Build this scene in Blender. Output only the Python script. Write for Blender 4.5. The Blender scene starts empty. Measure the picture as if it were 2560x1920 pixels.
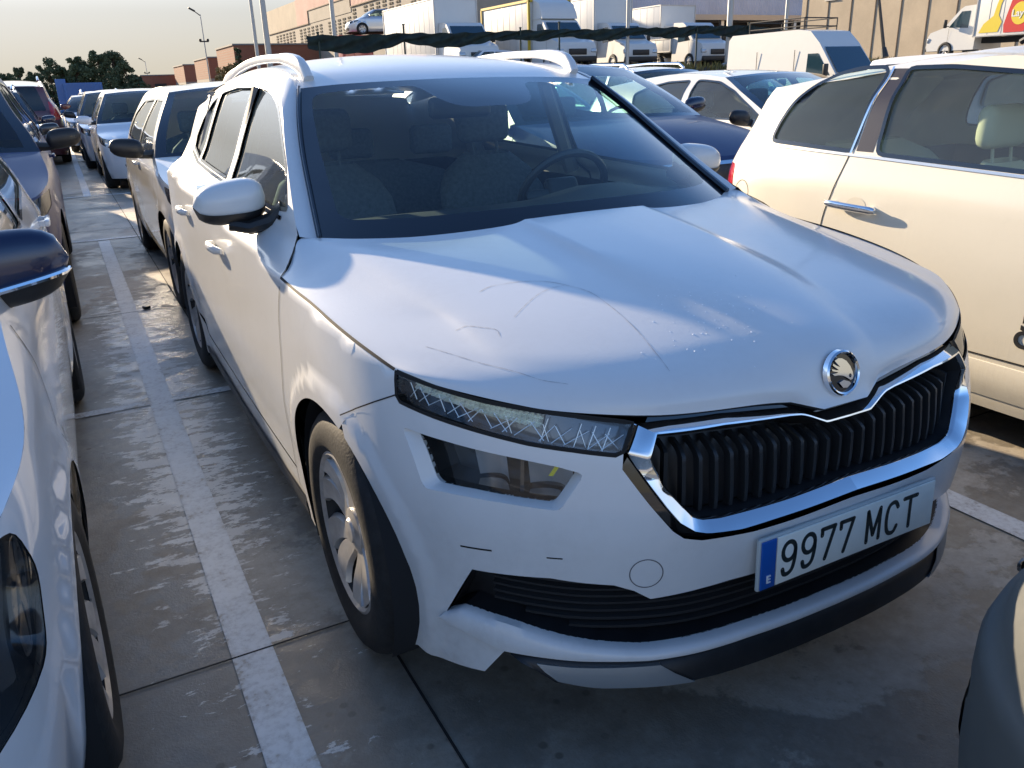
import bpy, bmesh, math, random, json
import numpy as np
from mathutils import Vector, Matrix
from mathutils.geometry import delaunay_2d_cdt
R = math.radians
SC = bpy.context.scene
COL = SC.collection

# ------------------------------------------------------------------ camera
cam = bpy.data.objects.new('camera', bpy.data.cameras.new('camera')); COL.objects.link(cam)
SC.camera = cam
_yaw, _pitch, _roll = R(27.523), R(20.425), R(-1.839)
_f = Vector((math.sin(_yaw) * math.cos(_pitch), math.cos(_yaw) * math.cos(_pitch), -math.sin(_pitch)))
_r = Vector((math.cos(_yaw), -math.sin(_yaw), 0)); _u = _r.cross(_f)
_r2 = _r * math.cos(_roll) + _u * math.sin(_roll); _u2 = -_r * math.sin(_roll) + _u * math.cos(_roll)
cam.matrix_world = Matrix(((_r2.x, _u2.x, -_f.x, -1.3226), (_r2.y, _u2.y, -_f.y, -.96425), (_r2.z, _u2.z, -_f.z, 1.39697), (0, 0, 0, 1)))
cam.data.sensor_width = 36; cam.data.lens = 36 * 2027.74 / 2560
cam.data.clip_start = .05; cam.data.clip_end = 3000

# ------------------------------------------------------------------ light
SUN_AZ, SUN_EL = -14.0, 16.5          # degrees: azimuth from +Y towards +X, elevation
w = bpy.data.worlds.new('World'); SC.world = w; w.use_nodes = True
nt = w.node_tree; nt.nodes.clear()
sky = nt.nodes.new('ShaderNodeTexSky'); sky.sky_type = 'NISHITA'; sky.sun_disc = False
sky.sun_elevation = R(SUN_EL); sky.sun_rotation = R(SUN_AZ); sky.air_density = 1.0; sky.dust_density = 1.0; sky.ozone_density = 4.0
bg = nt.nodes.new('ShaderNodeBackground'); bg.inputs[1].default_value = .10
wo = nt.nodes.new('ShaderNodeOutputWorld')
def wm(mode, a, b, fac=1.0):
    m_ = nt.nodes.new('ShaderNodeMix'); m_.data_type = 'RGBA'; m_.blend_type = mode
    for i_, v_ in ((0, fac), (6, a), (7, b)):
        if isinstance(v_, bpy.types.NodeSocket): nt.links.new(v_, m_.inputs[i_])
        else: m_.inputs[i_].default_value = v_
    return m_.outputs[2]
# thin hazy veil: the brightest part of the sky near the low sun is held back, the horizon goes pale
cap = wm('DIVIDE', sky.outputs[0], wm('ADD', (1, 1, 1, 1), wm('MULTIPLY', sky.outputs[0], (.10, .11, .12, 1))))
tcn = nt.nodes.new('ShaderNodeTexCoord'); sx = nt.nodes.new('ShaderNodeSeparateXYZ'); nt.links.new(tcn.outputs['Generated'], sx.inputs[0])
rp = nt.nodes.new('ShaderNodeValToRGB'); rp.color_ramp.elements[0].position = 0; rp.color_ramp.elements[0].color = (.95, .95, .95, 1)
rp.color_ramp.elements[1].position = .5; rp.color_ramp.elements[1].color = (0, 0, 0, 1)
nt.links.new(sx.outputs[2], rp.inputs[0])
tint = wm('MULTIPLY', cap, (.80, 1.0, 1.30, 1))
blue = wm('MIX', tint, (1.92, 1.68, 1.30, 1), rp.outputs[0])
rp2 = nt.nodes.new('ShaderNodeValToRGB'); e_ = rp2.color_ramp.elements
e_[0].position = .08; e_[0].color = (.44, .44, .44, 1); e_[1].position = .95; e_[1].color = (.33, .33, .33, 1)
for p_, v_ in ((.15, .68), (.28, .68), (.45, .50), (.65, .36)): q_ = e_.new(p_); q_.color = (v_, v_, v_, 1)
nt.links.new(sx.outputs[2], rp2.inputs[0])
blue = wm('MULTIPLY', wm('MULTIPLY', blue, rp2.outputs[0]), (2, 2, 2, 1))
nt.links.new(blue, bg.inputs[0]); nt.links.new(bg.outputs[0], wo.inputs[0])
ld = bpy.data.lights.new('sun', 'SUN'); ld.energy = 3.1; ld.angle = R(.6); ld.color = (1, .80, .56)
sun = bpy.data.objects.new('sun', ld); COL.objects.link(sun)
_sd = Vector((math.sin(R(SUN_AZ)) * math.cos(R(SUN_EL)), math.cos(R(SUN_AZ)) * math.cos(R(SUN_EL)), math.sin(R(SUN_EL))))
sun.rotation_euler = _sd.to_track_quat('Z', 'Y').to_euler()
SC.view_settings.view_transform = 'Standard'; SC.view_settings.look = 'None'
SC.view_settings.exposure = 1.85; SC.view_settings.gamma = 1
SC.render.engine = 'CYCLES'
SC.render.resolution_x, SC.render.resolution_y = 1024, 768
SC.cycles.max_bounces = 10; SC.cycles.transparent_max_bounces = 24
SC.cycles.sample_clamp_indirect = 6

# ------------------------------------------------------------------ materials
MATS = {}
def nodes(name):
    m = bpy.data.materials.new(name); m.use_nodes = True; t = m.node_tree
    return m, t, t.nodes['Principled BSDF'], t.nodes['Material Output']
def nn(t, typ, **k):
    n = t.nodes.new(typ)
    for a, b in k.items():
        if a.startswith('_'): n.inputs[int(a[1:])].default_value = b
        else: setattr(n, a, b)
    return n
def ramp(t, fac, stops, interp='LINEAR'):
    r = t.nodes.new('ShaderNodeValToRGB'); r.color_ramp.interpolation = interp
    e = r.color_ramp.elements
    while len(e) > 1: e.remove(e[-1])
    e[0].position, e[0].color = stops[0][0], stops[0][1]
    for p, c_ in stops[1:]:
        x = e.new(p); x.color = c_
    t.links.new(fac, r.inputs[0]); return r.outputs[0]
def g(v): return (v, v, v, 1)
def mixc(t, fac, a, b, mode='MIX'):
    m = t.nodes.new('ShaderNodeMix'); m.data_type = 'RGBA'; m.blend_type = mode
    for i, v in ((0, fac), (6, a), (7, b)):
        if hasattr(v, 'is_linked') or isinstance(v, bpy.types.NodeSocket): t.links.new(v, m.inputs[i])
        else: m.inputs[i].default_value = v if not isinstance(v, tuple) or len(v) == 4 else (*v, 1)
    return m.outputs[2]
def coord(t, scale=(1, 1, 1)):
    c_ = nn(t, 'ShaderNodeTexCoord'); mp = nn(t, 'ShaderNodeMapping'); mp.inputs[3].default_value = scale
    t.links.new(c_.outputs['Object'], mp.inputs[0]); return mp.outputs[0]
def noise(t, vec, scale, detail=4, rough=.55, out=0):
    n = nn(t, 'ShaderNodeTexNoise'); n.inputs['Scale'].default_value = scale; n.inputs['Detail'].default_value = detail
    n.inputs['Roughness'].default_value = rough; t.links.new(vec, n.inputs['Vector']); return n.outputs[out]
def mth(t, op, a, b=0.0, clamp=False):
    m = nn(t, 'ShaderNodeMath', operation=op, use_clamp=clamp)
    for i, v in ((0, a), (1, b)):
        if isinstance(v, bpy.types.NodeSocket): t.links.new(v, m.inputs[i])
        else: m.inputs[i].default_value = v
    return m.outputs[0]
def bump(t, p, h, strength=.3, dist=.01):
    b = nn(t, 'ShaderNodeBump'); b.inputs['Strength'].default_value = strength; b.inputs['Distance'].default_value = dist
    t.links.new(h, b.inputs['Height']); t.links.new(b.outputs[0], p.inputs['Normal']); return b

def paint(name, col, rough=.32, coat=1., metal=0., dirt=.12, dirtcol=(.30, .27, .23), flake=0, drops=False, coatrough=.03):
    if name in MATS: return MATS[name]
    m, t, p, o = nodes(name)
    v = coord(t)
    n1 = noise(t, v, 3.5, 6, .65); n2 = noise(t, v, 45, 4, .6)
    f = mth(t, 'MULTIPLY', ramp(t, n1, [(.42, g(0)), (.72, g(1))]), ramp(t, n2, [(.38, g(.3)), (.7, g(1))]))
    sep = nn(t, 'ShaderNodeSeparateXYZ'); t.links.new(v, sep.inputs[0])
    low = ramp(t, sep.outputs[2], [(.15, g(1)), (.65, g(.25))])
    f = mth(t, 'MULTIPLY', mth(t, 'MULTIPLY', f, low), dirt * 2, True)
    c_ = mixc(t, f, (*col, 1), (*dirtcol, 1))
    t.links.new(c_, p.inputs['Base Color'])
    p.inputs['Metallic'].default_value = metal
    t.links.new(mth(t, 'ADD', mth(t, 'MULTIPLY', f, .3), rough), p.inputs['Roughness'])
    p.inputs['Coat Weight'].default_value = coat; p.inputs['Coat Roughness'].default_value = coatrough
    p.inputs['Coat IOR'].default_value = 1.5
    # faint orange peel, dried water marks
    hgt = noise(t, v, 160, 2, .5)
    if drops:
        vo = nn(t, 'ShaderNodeTexVoronoi', feature='F1'); vo.inputs['Scale'].default_value = 120; vo.inputs['Randomness'].default_value = 1
        t.links.new(v, vo.inputs['Vector'])
        d = ramp(t, vo.outputs[0], [(.0, g(1)), (.22, g(0))])
        mask = ramp(t, noise(t, v, 2.3, 3, .6), [(.47, g(0)), (.57, g(1))])
        v2 = coord(t, (26, 26, 2.2))
        streak = ramp(t, noise(t, v2, 3, 3, .6), [(.5, g(0)), (.62, g(1))])
        d = mth(t, 'MULTIPLY', mth(t, 'ADD', mth(t, 'MULTIPLY', d, .8), mth(t, 'MULTIPLY', streak, .25)), mask)
        hgt = mth(t, 'ADD', mth(t, 'MULTIPLY', hgt, .10), d)
        b = nn(t, 'ShaderNodeBump'); b.inputs['Strength'].default_value = .25; b.inputs['Distance'].default_value = .0011
    else:
        b = nn(t, 'ShaderNodeBump'); b.inputs['Strength'].default_value = .05; b.inputs['Distance'].default_value = .001
    t.links.new(hgt, b.inputs['Height']); t.links.new(b.outputs[0], p.inputs['Coat Normal'])
    if drops: t.links.new(b.outputs[0], p.inputs['Normal'])
    MATS[name] = m; return m
def simple(name, col, rough=.5, metal=0., spec=.5, coat=0., var=.0, vs=20, bmp=0, bs=60, emit=None, es=1):
    if name in MATS: return MATS[name]
    m, t, p, o = nodes(name)
    p.inputs['Base Color'].default_value = (*col, 1); p.inputs['Roughness'].default_value = rough
    p.inputs['Metallic'].default_value = metal; p.inputs['Specular IOR Level'].default_value = spec; p.inputs['Coat Weight'].default_value = coat
    v = coord(t)
    if var:
        n = noise(t, v, vs, 5, .6)
        c_ = mixc(t, ramp(t, n, [(.3, g(0)), (.7, g(1))]), (*[x * (1 - var) for x in col], 1), (*[min(1, x * (1 + var)) for x in col], 1))
        t.links.new(c_, p.inputs['Base Color'])
    if bmp: bump(t, p, noise(t, v, bs, 3), bmp, .004)
    if emit: p.inputs['Emission Color'].default_value = (*emit, 1); p.inputs['Emission Strength'].default_value = es
    MATS[name] = m; return m
def glassm(name, tint=(.75, .82, .8), ior=1.45, dirty=0.0, extra=0.0, wet=False):
    """thin pane: fresnel mirror over tinted see-through, with a film of dirt"""
    if name in MATS: return MATS[name]
    m = bpy.data.materials.new(name); m.use_nodes = True; t = m.node_tree; t.nodes.clear()
    o = nn(t, 'ShaderNodeOutputMaterial'); tr = nn(t, 'ShaderNodeBsdfTransparent'); tr.inputs[0].default_value = (*tint, 1)
    gl = nn(t, 'ShaderNodeBsdfGlossy'); gl.inputs['Roughness'].default_value = .02; gl.inputs[0].default_value = (1, 1, 1, 1)
    lw = nn(t, 'ShaderNodeLayerWeight'); lw.inputs[0].default_value = .5     # Schlick for a two-sided pane
    fac = mth(t, 'ADD', mth(t, 'MULTIPLY', mth(t, 'POWER', lw.outputs['Facing'], 4.2), .93), .045 + extra, True)
    mx = nn(t, 'ShaderNodeMixShader'); t.links.new(fac, mx.inputs[0]); t.links.new(tr.outputs[0], mx.inputs[1]); t.links.new(gl.outputs[0], mx.inputs[2])
    out = mx.outputs[0]
    if dirty:
        v = coord(t); df = nn(t, 'ShaderNodeBsdfDiffuse'); df.inputs[0].default_value = (.42, .46, .46, 1)
        n = ramp(t, noise(t, v, 6, 6, .7), [(.3, g(.55)), (.8, g(1))])
        if wet:
            v2 = coord(t, (40, 40, 3)); n = mth(t, 'ADD', n, ramp(t, noise(t, v2, 2, 3, .6), [(.5, g(0)), (.65, g(.8))]))
        m2 = nn(t, 'ShaderNodeMixShader'); t.links.new(mth(t, 'MULTIPLY', n, dirty, True), m2.inputs[0])
        t.links.new(out, m2.inputs[1]); t.links.new(df.outputs[0], m2.inputs[2]); out = m2.outputs[0]
    t.links.new(out, o.inputs[0]); MATS[name] = m; return m

WHITE = paint('white_paint', (.72, .725, .715), rough=.42, coat=.75, coatrough=.10, drops=True, dirt=.22)
CHROME = simple('chrome', (.85, .87, .9), .06, 1.)
BLACKP = simple('black_plastic', (.018, .019, .021), .42, var=.25)
GLOSSB = simple('gloss_black', (.006, .006, .008), .08, coat=1)
RUBBER = simple('rubber', (.018, .018, .018), .72, var=.4, vs=35, bmp=.25, bs=120)
TREAD = simple('tread_rubber', (.05, .048, .044), .85, var=.5, vs=30)
ALLOY = simple('alloy', (.50, .48, .45), .32, .35, var=.2, coat=.4)
DARKMETAL = simple('dark_metal', (.05, .05, .05), .6, .6)
UNDER = simple('underbody', (.012, .012, .013), .9)
SEAM = simple('panel_gap', (.012, .011, .010), .8)
SEATM = simple('seat_fabric', (.08, .09, .10), .85, var=.3, vs=60)
DASH = simple('dashboard', (.022, .023, .026), .6, var=.2, bmp=.2, bs=300)
CREAMSEAT = simple('cream_seat', (.55, .52, .38), .6)
CABIN = simple('cabin_trim', (.16, .155, .15), .8)
FRIT = simple('black_glass_border', (.008, .009, .012), .12, coat=1)
WS = glassm('windscreen_glass', (.84, .99, .97), 1.45, .035)
SG = glassm('side_glass', (.74, .90, .85), 1.5, .12)
SGL = glassm('wet_side_glass', (.55, .68, .64), 1.5, .10, wet=True)
DG = glassm('dark_glass', (.20, .25, .26), 1.5, .04)
LENS = glassm('lamp_lens', (.93, .96, .97), 1.45, .03)
REDL = simple('red_lamp', (.45, .01, .012), .15, coat=1)
AMBER = simple('amber', (.8, .25, .02), .2, coat=1)
REFL = simple('lamp_reflector', (.85, .87, .88), .28, .8)

def hermite(xs, ys, q):
    xs = np.asarray(xs, float); ys = np.asarray(ys, float); q = np.asarray(q, float)
    h = np.diff(xs); dl = np.diff(ys) / h
    m = np.empty(len(xs)); m[0] = dl[0]; m[-1] = dl[-1]
    for i in range(1, len(xs) - 1):
        a, b = dl[i - 1], dl[i]
        m[i] = 0 if a * b <= 0 else (h[i - 1] + h[i]) * 3 / ((2 * h[i] + h[i - 1]) / a + (h[i] + 2 * h[i - 1]) / b)
    qc = np.clip(q, xs[0], xs[-1])
    k = np.clip(np.searchsorted(xs, qc, side='right') - 1, 0, len(xs) - 2)
    t = (qc - xs[k]) / h[k]
    r = ((1 + 2 * t) * (1 - t) ** 2 * ys[k] + t * (1 - t) ** 2 * h[k] * m[k]
         + t * t * (3 - 2 * t) * ys[k + 1] + t * t * (t - 1) * h[k] * m[k + 1])
    return r


def catmull(pts, n, closed=False):
    """smooth curve through points, n samples, even in arc length"""
    p = np.asarray(pts, float)
    if len(p) == 2:
        t = np.linspace(0, 1, n)[:, None]
        return p[0] * (1 - t) + p[1] * t
    d = np.r_[0, np.cumsum(np.linalg.norm(np.diff(p, axis=0), axis=1) ** .5 + 1e-9)]
    T = np.linspace(0, d[-1], max(n * 6, 60))
    h = np.diff(d); s = np.diff(p, axis=0) / h[:, None]
    m = np.empty_like(p); m[0] = s[0]; m[-1] = s[-1]
    m[1:-1] = (s[:-1] * h[1:, None] + s[1:] * h[:-1, None]) / (h[:-1] + h[1:])[:, None]
    k = np.clip(np.searchsorted(d, T, side='right') - 1, 0, len(d) - 2)
    t = ((T - d[k]) / h[k])[:, None]; H = h[k][:, None]
    c = ((1 + 2 * t) * (1 - t) ** 2 * p[k] + t * (1 - t) ** 2 * H * m[k]
         + t * t * (3 - 2 * t) * p[k + 1] + t * t * (t - 1) * H * m[k + 1])
    return resamp(c, n)


def resamp(c, n):
    c = np.asarray(c, float)
    L = np.r_[0, np.cumsum(np.linalg.norm(np.diff(c, axis=0), axis=1))]
    q = np.linspace(0, L[-1], n)
    return np.stack([np.interp(q, L, c[:, i]) for i in range(c.shape[1])], 1)


class Shell:
    """side and ends of a car body: u runs along the plan outline from the front centre
    round the corner and along one side to the rear centre, z is height"""
    def __init__(s, outline, side, front, rear, crease=None, wheels=(), flare=.012, arch=.36):
        o = catmull(outline, 700)
        s.u = np.r_[0, np.cumsum(np.linalg.norm(np.diff(o, axis=0), axis=1))]
        s.o = o; g = np.gradient(o, axis=0)
        n = np.stack([-g[:, 1], g[:, 0]], 1); n /= np.linalg.norm(n, axis=1)[:, None]
        n = -n if n[350, 0] < 0 else n
        s.n = n
        for _ in range(3):
            s.n = (np.roll(s.n, 6, 0) + s.n + np.roll(s.n, -6, 0)) / 3
            s.n[:8] = n[:8]; s.n[-8:] = n[-8:]
        s.n /= np.linalg.norm(s.n, axis=1)[:, None]
        s.side, s.front, s.rear, s.crease = side, front, rear, crease
        s.wheels, s.flare, s.arch = wheels, flare, arch
        s.L = s.u[-1]; s.ym = (o[0, 1] + o[-1, 1]) / 2

    def P(s, u, z):
        u = np.asarray(u, float); z = np.asarray(z, float)
        x = np.interp(u, s.u, s.o[:, 0]); y = np.interp(u, s.u, s.o[:, 1])
        nx = np.interp(u, s.u, s.n[:, 0]); ny = np.interp(u, s.u, s.n[:, 1])
        if s.crease is None:
            si = hermite(*s.side, z)
        else:
            cy, cz, zr, lo, hi = s.crease
            dz = np.interp(y, cy, cz) - zr
            a = hermite(*lo, z); zz = z - dz * np.clip((1.17 - z) / .2, 0, 1)
            si = np.maximum(a, hermite(*hi, zz))
        en = np.where(ny < 0, hermite(*s.front, z), hermite(*s.rear, z))
        ins = si * nx * nx + en * ny * ny
        for (wy, wz) in s.wheels:
            r = np.hypot(y - wy, z - wz)
            ins = ins - s.flare * np.clip((s.arch + .075 - r) / .035, 0, 1) * np.clip(nx * 3 - 2, 0, 1) * (z < .95)
        return np.stack([x - nx * ins, y - ny * ins, z], -1)

    def N(s, u, z):
        e = .003
        a = s.P(np.asarray(u) + e, z) - s.P(np.asarray(u) - e, z)
        b = s.P(u, np.asarray(z) + e) - s.P(u, np.asarray(z) - e)
        n = np.cross(a, b); n /= np.linalg.norm(n, axis=-1)[..., None] + 1e-12
        q = s.P(u, z); c = np.stack([np.interp(u, s.u, s.n[:, 0]), np.interp(u, s.u, s.n[:, 1]), 0 * q[..., 0]], -1)
        return n * np.sign((n * c).sum(-1))[..., None]

    def us(s, y):       # u on the side where the outline reaches this y
        k = len(s.u); return float(np.interp(y, s.o[:, 1], s.u))

    def uf(s, x):       # u on the front at this x
        m = np.argmax(s.o[:, 0] >= s.o[:, 0].max() - 1e-6); return float(np.interp(x, s.o[:m + 1, 0], s.u[:m + 1]))

    def ur(s, x):
        m = np.argmax(s.o[:, 0] >= s.o[:, 0].max() - 1e-6); return float(np.interp(-x, -s.o[m:, 0], s.u[m:]))

KOUT = [(0,.046),(.15,.050),(.3,.065),(.4,.088),(.5,.13),(.6,.19),(.7,.285),(.77,.38),(.825,.5),(.86,.63),(.882,.80),(.89,1.0),(.893,1.3),(.8965,1.8),(.8965,2.6),(.893,3.2),(.885,3.55),(.862,3.9),(.80,4.1),(.7,4.185),(.5,4.225),(.25,4.238),(0,4.241)]
KSH = Shell(KOUT, None,
    front=([.15,.19,.24,.32,.42,.55,.6,.7,.735,.78,.82,.86,.9,1.0,1.5],[.015,.015,.018,.02,.008,.0,.005,.032,.045,.07,.095,.125,.17,.3,.9]),
    rear=([.15,.3,.5,.7,.9,1.0,1.1,1.2,1.3,1.4,1.5],[.06,.0,.0,.04,.06,.09,.16,.24,.31,.38,.45]),
    crease=([0,.53,1.2,1.88,2.63,3.2,4.3],[.82,.855,.93,.956,.989,1.02,1.05],.93,
      ([.15,.19,.24,.3,.38,.45,.6,.75,.95,1.5],[.035,.030,.028,.024,.018,.01,.0,.004,.012,.03]),
      ([.7,.85,.9,.93,.96,1.0,1.05,1.1,1.2,1.3,1.38,1.42,1.46],[-.12,-.035,-.008,.012,.042,.088,.112,.132,.170,.212,.250,.276,.33])),
    wheels=((.86,.325),(3.51,.325)), flare=.012, arch=.355)

# traced outlines of the crossover as (distance along the body, height) pairs
D = {
 'shut': [[1.0424,0.8547],[1.1052,0.867],[1.1776,0.8787],[1.2955,0.8943],[1.4473,0.9109],[1.5758,0.9199],[1.7131,0.9303]],
 'front_edge': [[1.0381,0.8519],[0.9744,0.8468],[0.9134,0.8415],[0.8158,0.8287],[0.7241,0.8178],[0.6348,0.8068],[0.5443,0.7958],[0.4988,0.7932],[0.4386,0.795],[0.3569,0.7944],[0.2642,0.7894],[0.1835,0.7825],[0.1257,0.7756]],
 'gap_up': [[1.713,0.9305],[1.7199,0.9528],[1.7626,0.9794],[1.8037,0.9991],[1.8187,1.0164]],
 'dframe': [[1.8194,1.016],[1.9314,1.0719],[2.1748,1.2154],[2.2462,1.2589],[2.361,1.3312],[2.4624,1.3758],[2.6097,1.4107],[2.8631,1.4312],[3.1161,1.4351],[3.3917,1.419],[3.7205,1.3866]],
 'gap_down': [[1.7131,0.9303],[1.7315,0.8926],[1.7603,0.8386],[1.7773,0.7691],[1.7874,0.6991],[1.8018,0.6258],[1.8368,0.5307],[1.8633,0.4557]],
 'lamp': [[1.0372,0.8522],[1.0334,0.8032],[1.0225,0.7917],[0.946,0.7814],[0.8751,0.7726],[0.8105,0.7635],[0.7197,0.7504],[0.6325,0.742],[0.5465,0.7311],[0.5304,0.7369],[0.5087,0.7854],[0.5447,0.7912],[0.6345,0.8032],[0.724,0.8128],[0.8151,0.823],[0.913,0.8367],[0.9873,0.8466]],
 'low_rec': [[1.0163,0.7402],[0.8936,0.7347],[0.8273,0.729],[0.733,0.7201],[0.6589,0.7103],[0.6077,0.6979],[0.6545,0.6249],[0.7665,0.6287],[0.8385,0.6287],[0.9078,0.6255],[0.9565,0.6203],[0.9855,0.6831]],
 'low_lamp': [[0.9936,0.7385],[0.8935,0.7311],[0.8272,0.7255],[0.7329,0.7173],[0.6589,0.7098],[0.6219,0.7032],[0.6688,0.6348],[0.7666,0.6361],[0.8385,0.6379],[0.9264,0.6335],[0.9378,0.6416],[0.9646,0.6948]],
 'chrome_out': [[0.5277,0.7355],[0.5033,0.7846],[0.4401,0.7865],[0.3068,0.7845],[0.1865,0.7749],[0.1285,0.7693],[0.1014,0.7598]],
 'chrome_out_low': [[0.5277,0.7355],[0.4981,0.6938],[0.4518,0.6296],[0.4264,0.5983],[0.3968,0.578],[0.3697,0.5706],[0.2982,0.5656],[0.221,0.5697]],
 'chrome_in': [[0.4807,0.7227],[0.4642,0.7627],[0.3137,0.7623],[0.1527,0.7537],[0.1236,0.7503],[0.1038,0.7438],[0.0564,0.7195]],
 'chrome_in_low': [[0.4807,0.7227],[0.4503,0.6695],[0.3934,0.6043],[0.3765,0.5952],[0.3346,0.5915],[0.1801,0.5957]],
 'sur_low': [[0.5332,0.7046],[0.4836,0.6381],[0.4361,0.5792],[0.4131,0.5613],[0.376,0.5523],[0.2592,0.5477],[0.1788,0.5494]],
 'intake_top': [[0.8474,0.4574],[0.6746,0.4723],[0.5485,0.4623],[0.5077,0.4471],[0.4735,0.4247],[0.3655,0.4374],[0.2443,0.4401]],
 'intake_left': [[0.8474,0.4574],[0.9347,0.3162]],
 'lip_top': [[0.9347,0.3162],[0.8886,0.3394],[0.7758,0.3331],[0.6798,0.3168],[0.5715,0.3039],[0.4747,0.2959],[0.3511,0.3069]],
 'lip_bot': [[0.9516,0.2917],[0.8606,0.2782],[0.7856,0.2608],[0.6807,0.2647],[0.5712,0.2669],[0.4739,0.2655],[0.3497,0.2782]],
 'spoil_bot': [[0.7799,0.2523],[0.7215,0.2205],[0.6255,0.2229],[0.4893,0.2161],[0.4061,0.2232]],
 'corner_bot': [[1.0394,0.178],[0.9989,0.1656],[0.9102,0.1778],[0.8397,0.1886],[0.7851,0.2609]],
 'fb_gap': [[1.0356,0.804],[1.1023,0.7741],[1.1888,0.7335],[1.2507,0.7008]],
 'tow': [[0.486,0.5196],[0.4572,0.4865],[0.4831,0.4551],[0.5141,0.4903]],
 'bump_crease': [[0.8759,0.5097],[0.7997,0.5166],[0.6824,0.5221],[0.6512,0.5218]],
 'win': [[2.1297,1.1926],[2.3303,1.304],[2.4625,1.3659],[2.6796,1.4088],[2.9523,1.4214],[3.2884,1.4225],[3.5475,1.4043],[3.791,1.3624],[4.0128,1.2382],[3.9472,1.1411],[3.8597,1.0897],[3.2786,1.0758],[2.6475,1.0581],[2.3738,1.049]],
 'handle_f': [[3.0192,0.8484],[2.8031,0.8925],[2.6499,0.8555],[2.653,0.8318]],
 'handle_r': [[3.9065,0.884],[3.5998,0.928],[3.4696,0.876]],
 'sill': [[3.8498,0.2209],[3.2824,0.1927],[2.5155,0.2637],[2.1161,0.2877],[1.7361,0.3367]],
 'tornado': [[1.7137,0.9303],[2.4043,0.9556],[3.1731,0.9869],[3.7192,1.0141]],
}

# ------------------------------------------------------------------ mesh helpers
def tag(o, label=None, cat=None, group=None, kind=None):
    for k, v in (('label', label), ('category', cat), ('group', group), ('kind', kind)):
        if v: o[k] = v
    return o
def empty(name, loc, rz=0, **k):
    o = bpy.data.objects.new(name, None); COL.objects.link(o); o.location = loc; o.rotation_euler = (0, 0, rz)
    o.empty_display_size = .2
    return tag(o, **k)
def link(name, me, mat, parent=None, smooth=True, sharp=None):
    if mat is not None and not isinstance(mat, (list, tuple)): mat = [mat]
    for m in mat or []: me.materials.append(m)
    if smooth: me.polygons.foreach_set('use_smooth', [True] * len(me.polygons))
    if smooth and sharp: me.set_sharp_from_angle(angle=R(sharp))
    o = bpy.data.objects.new(name, me); COL.objects.link(o)
    if parent is not None: o.parent = parent
    return o
def mesh(name, vs, fs, mat, parent=None, smooth=True, sharp=35, mi=None, normals=None):
    me = bpy.data.meshes.new(name); me.from_pydata([tuple(map(float, v)) for v in vs], [], [tuple(map(int, f)) for f in fs])
    if mi is not None: me.polygons.foreach_set('material_index', mi)
    me.update()
    o = link(name, me, mat, parent, smooth, sharp)
    if normals is not None:
        me.normals_split_custom_set_from_vertices([tuple(map(float, n)) for n in normals])
    return o
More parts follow.
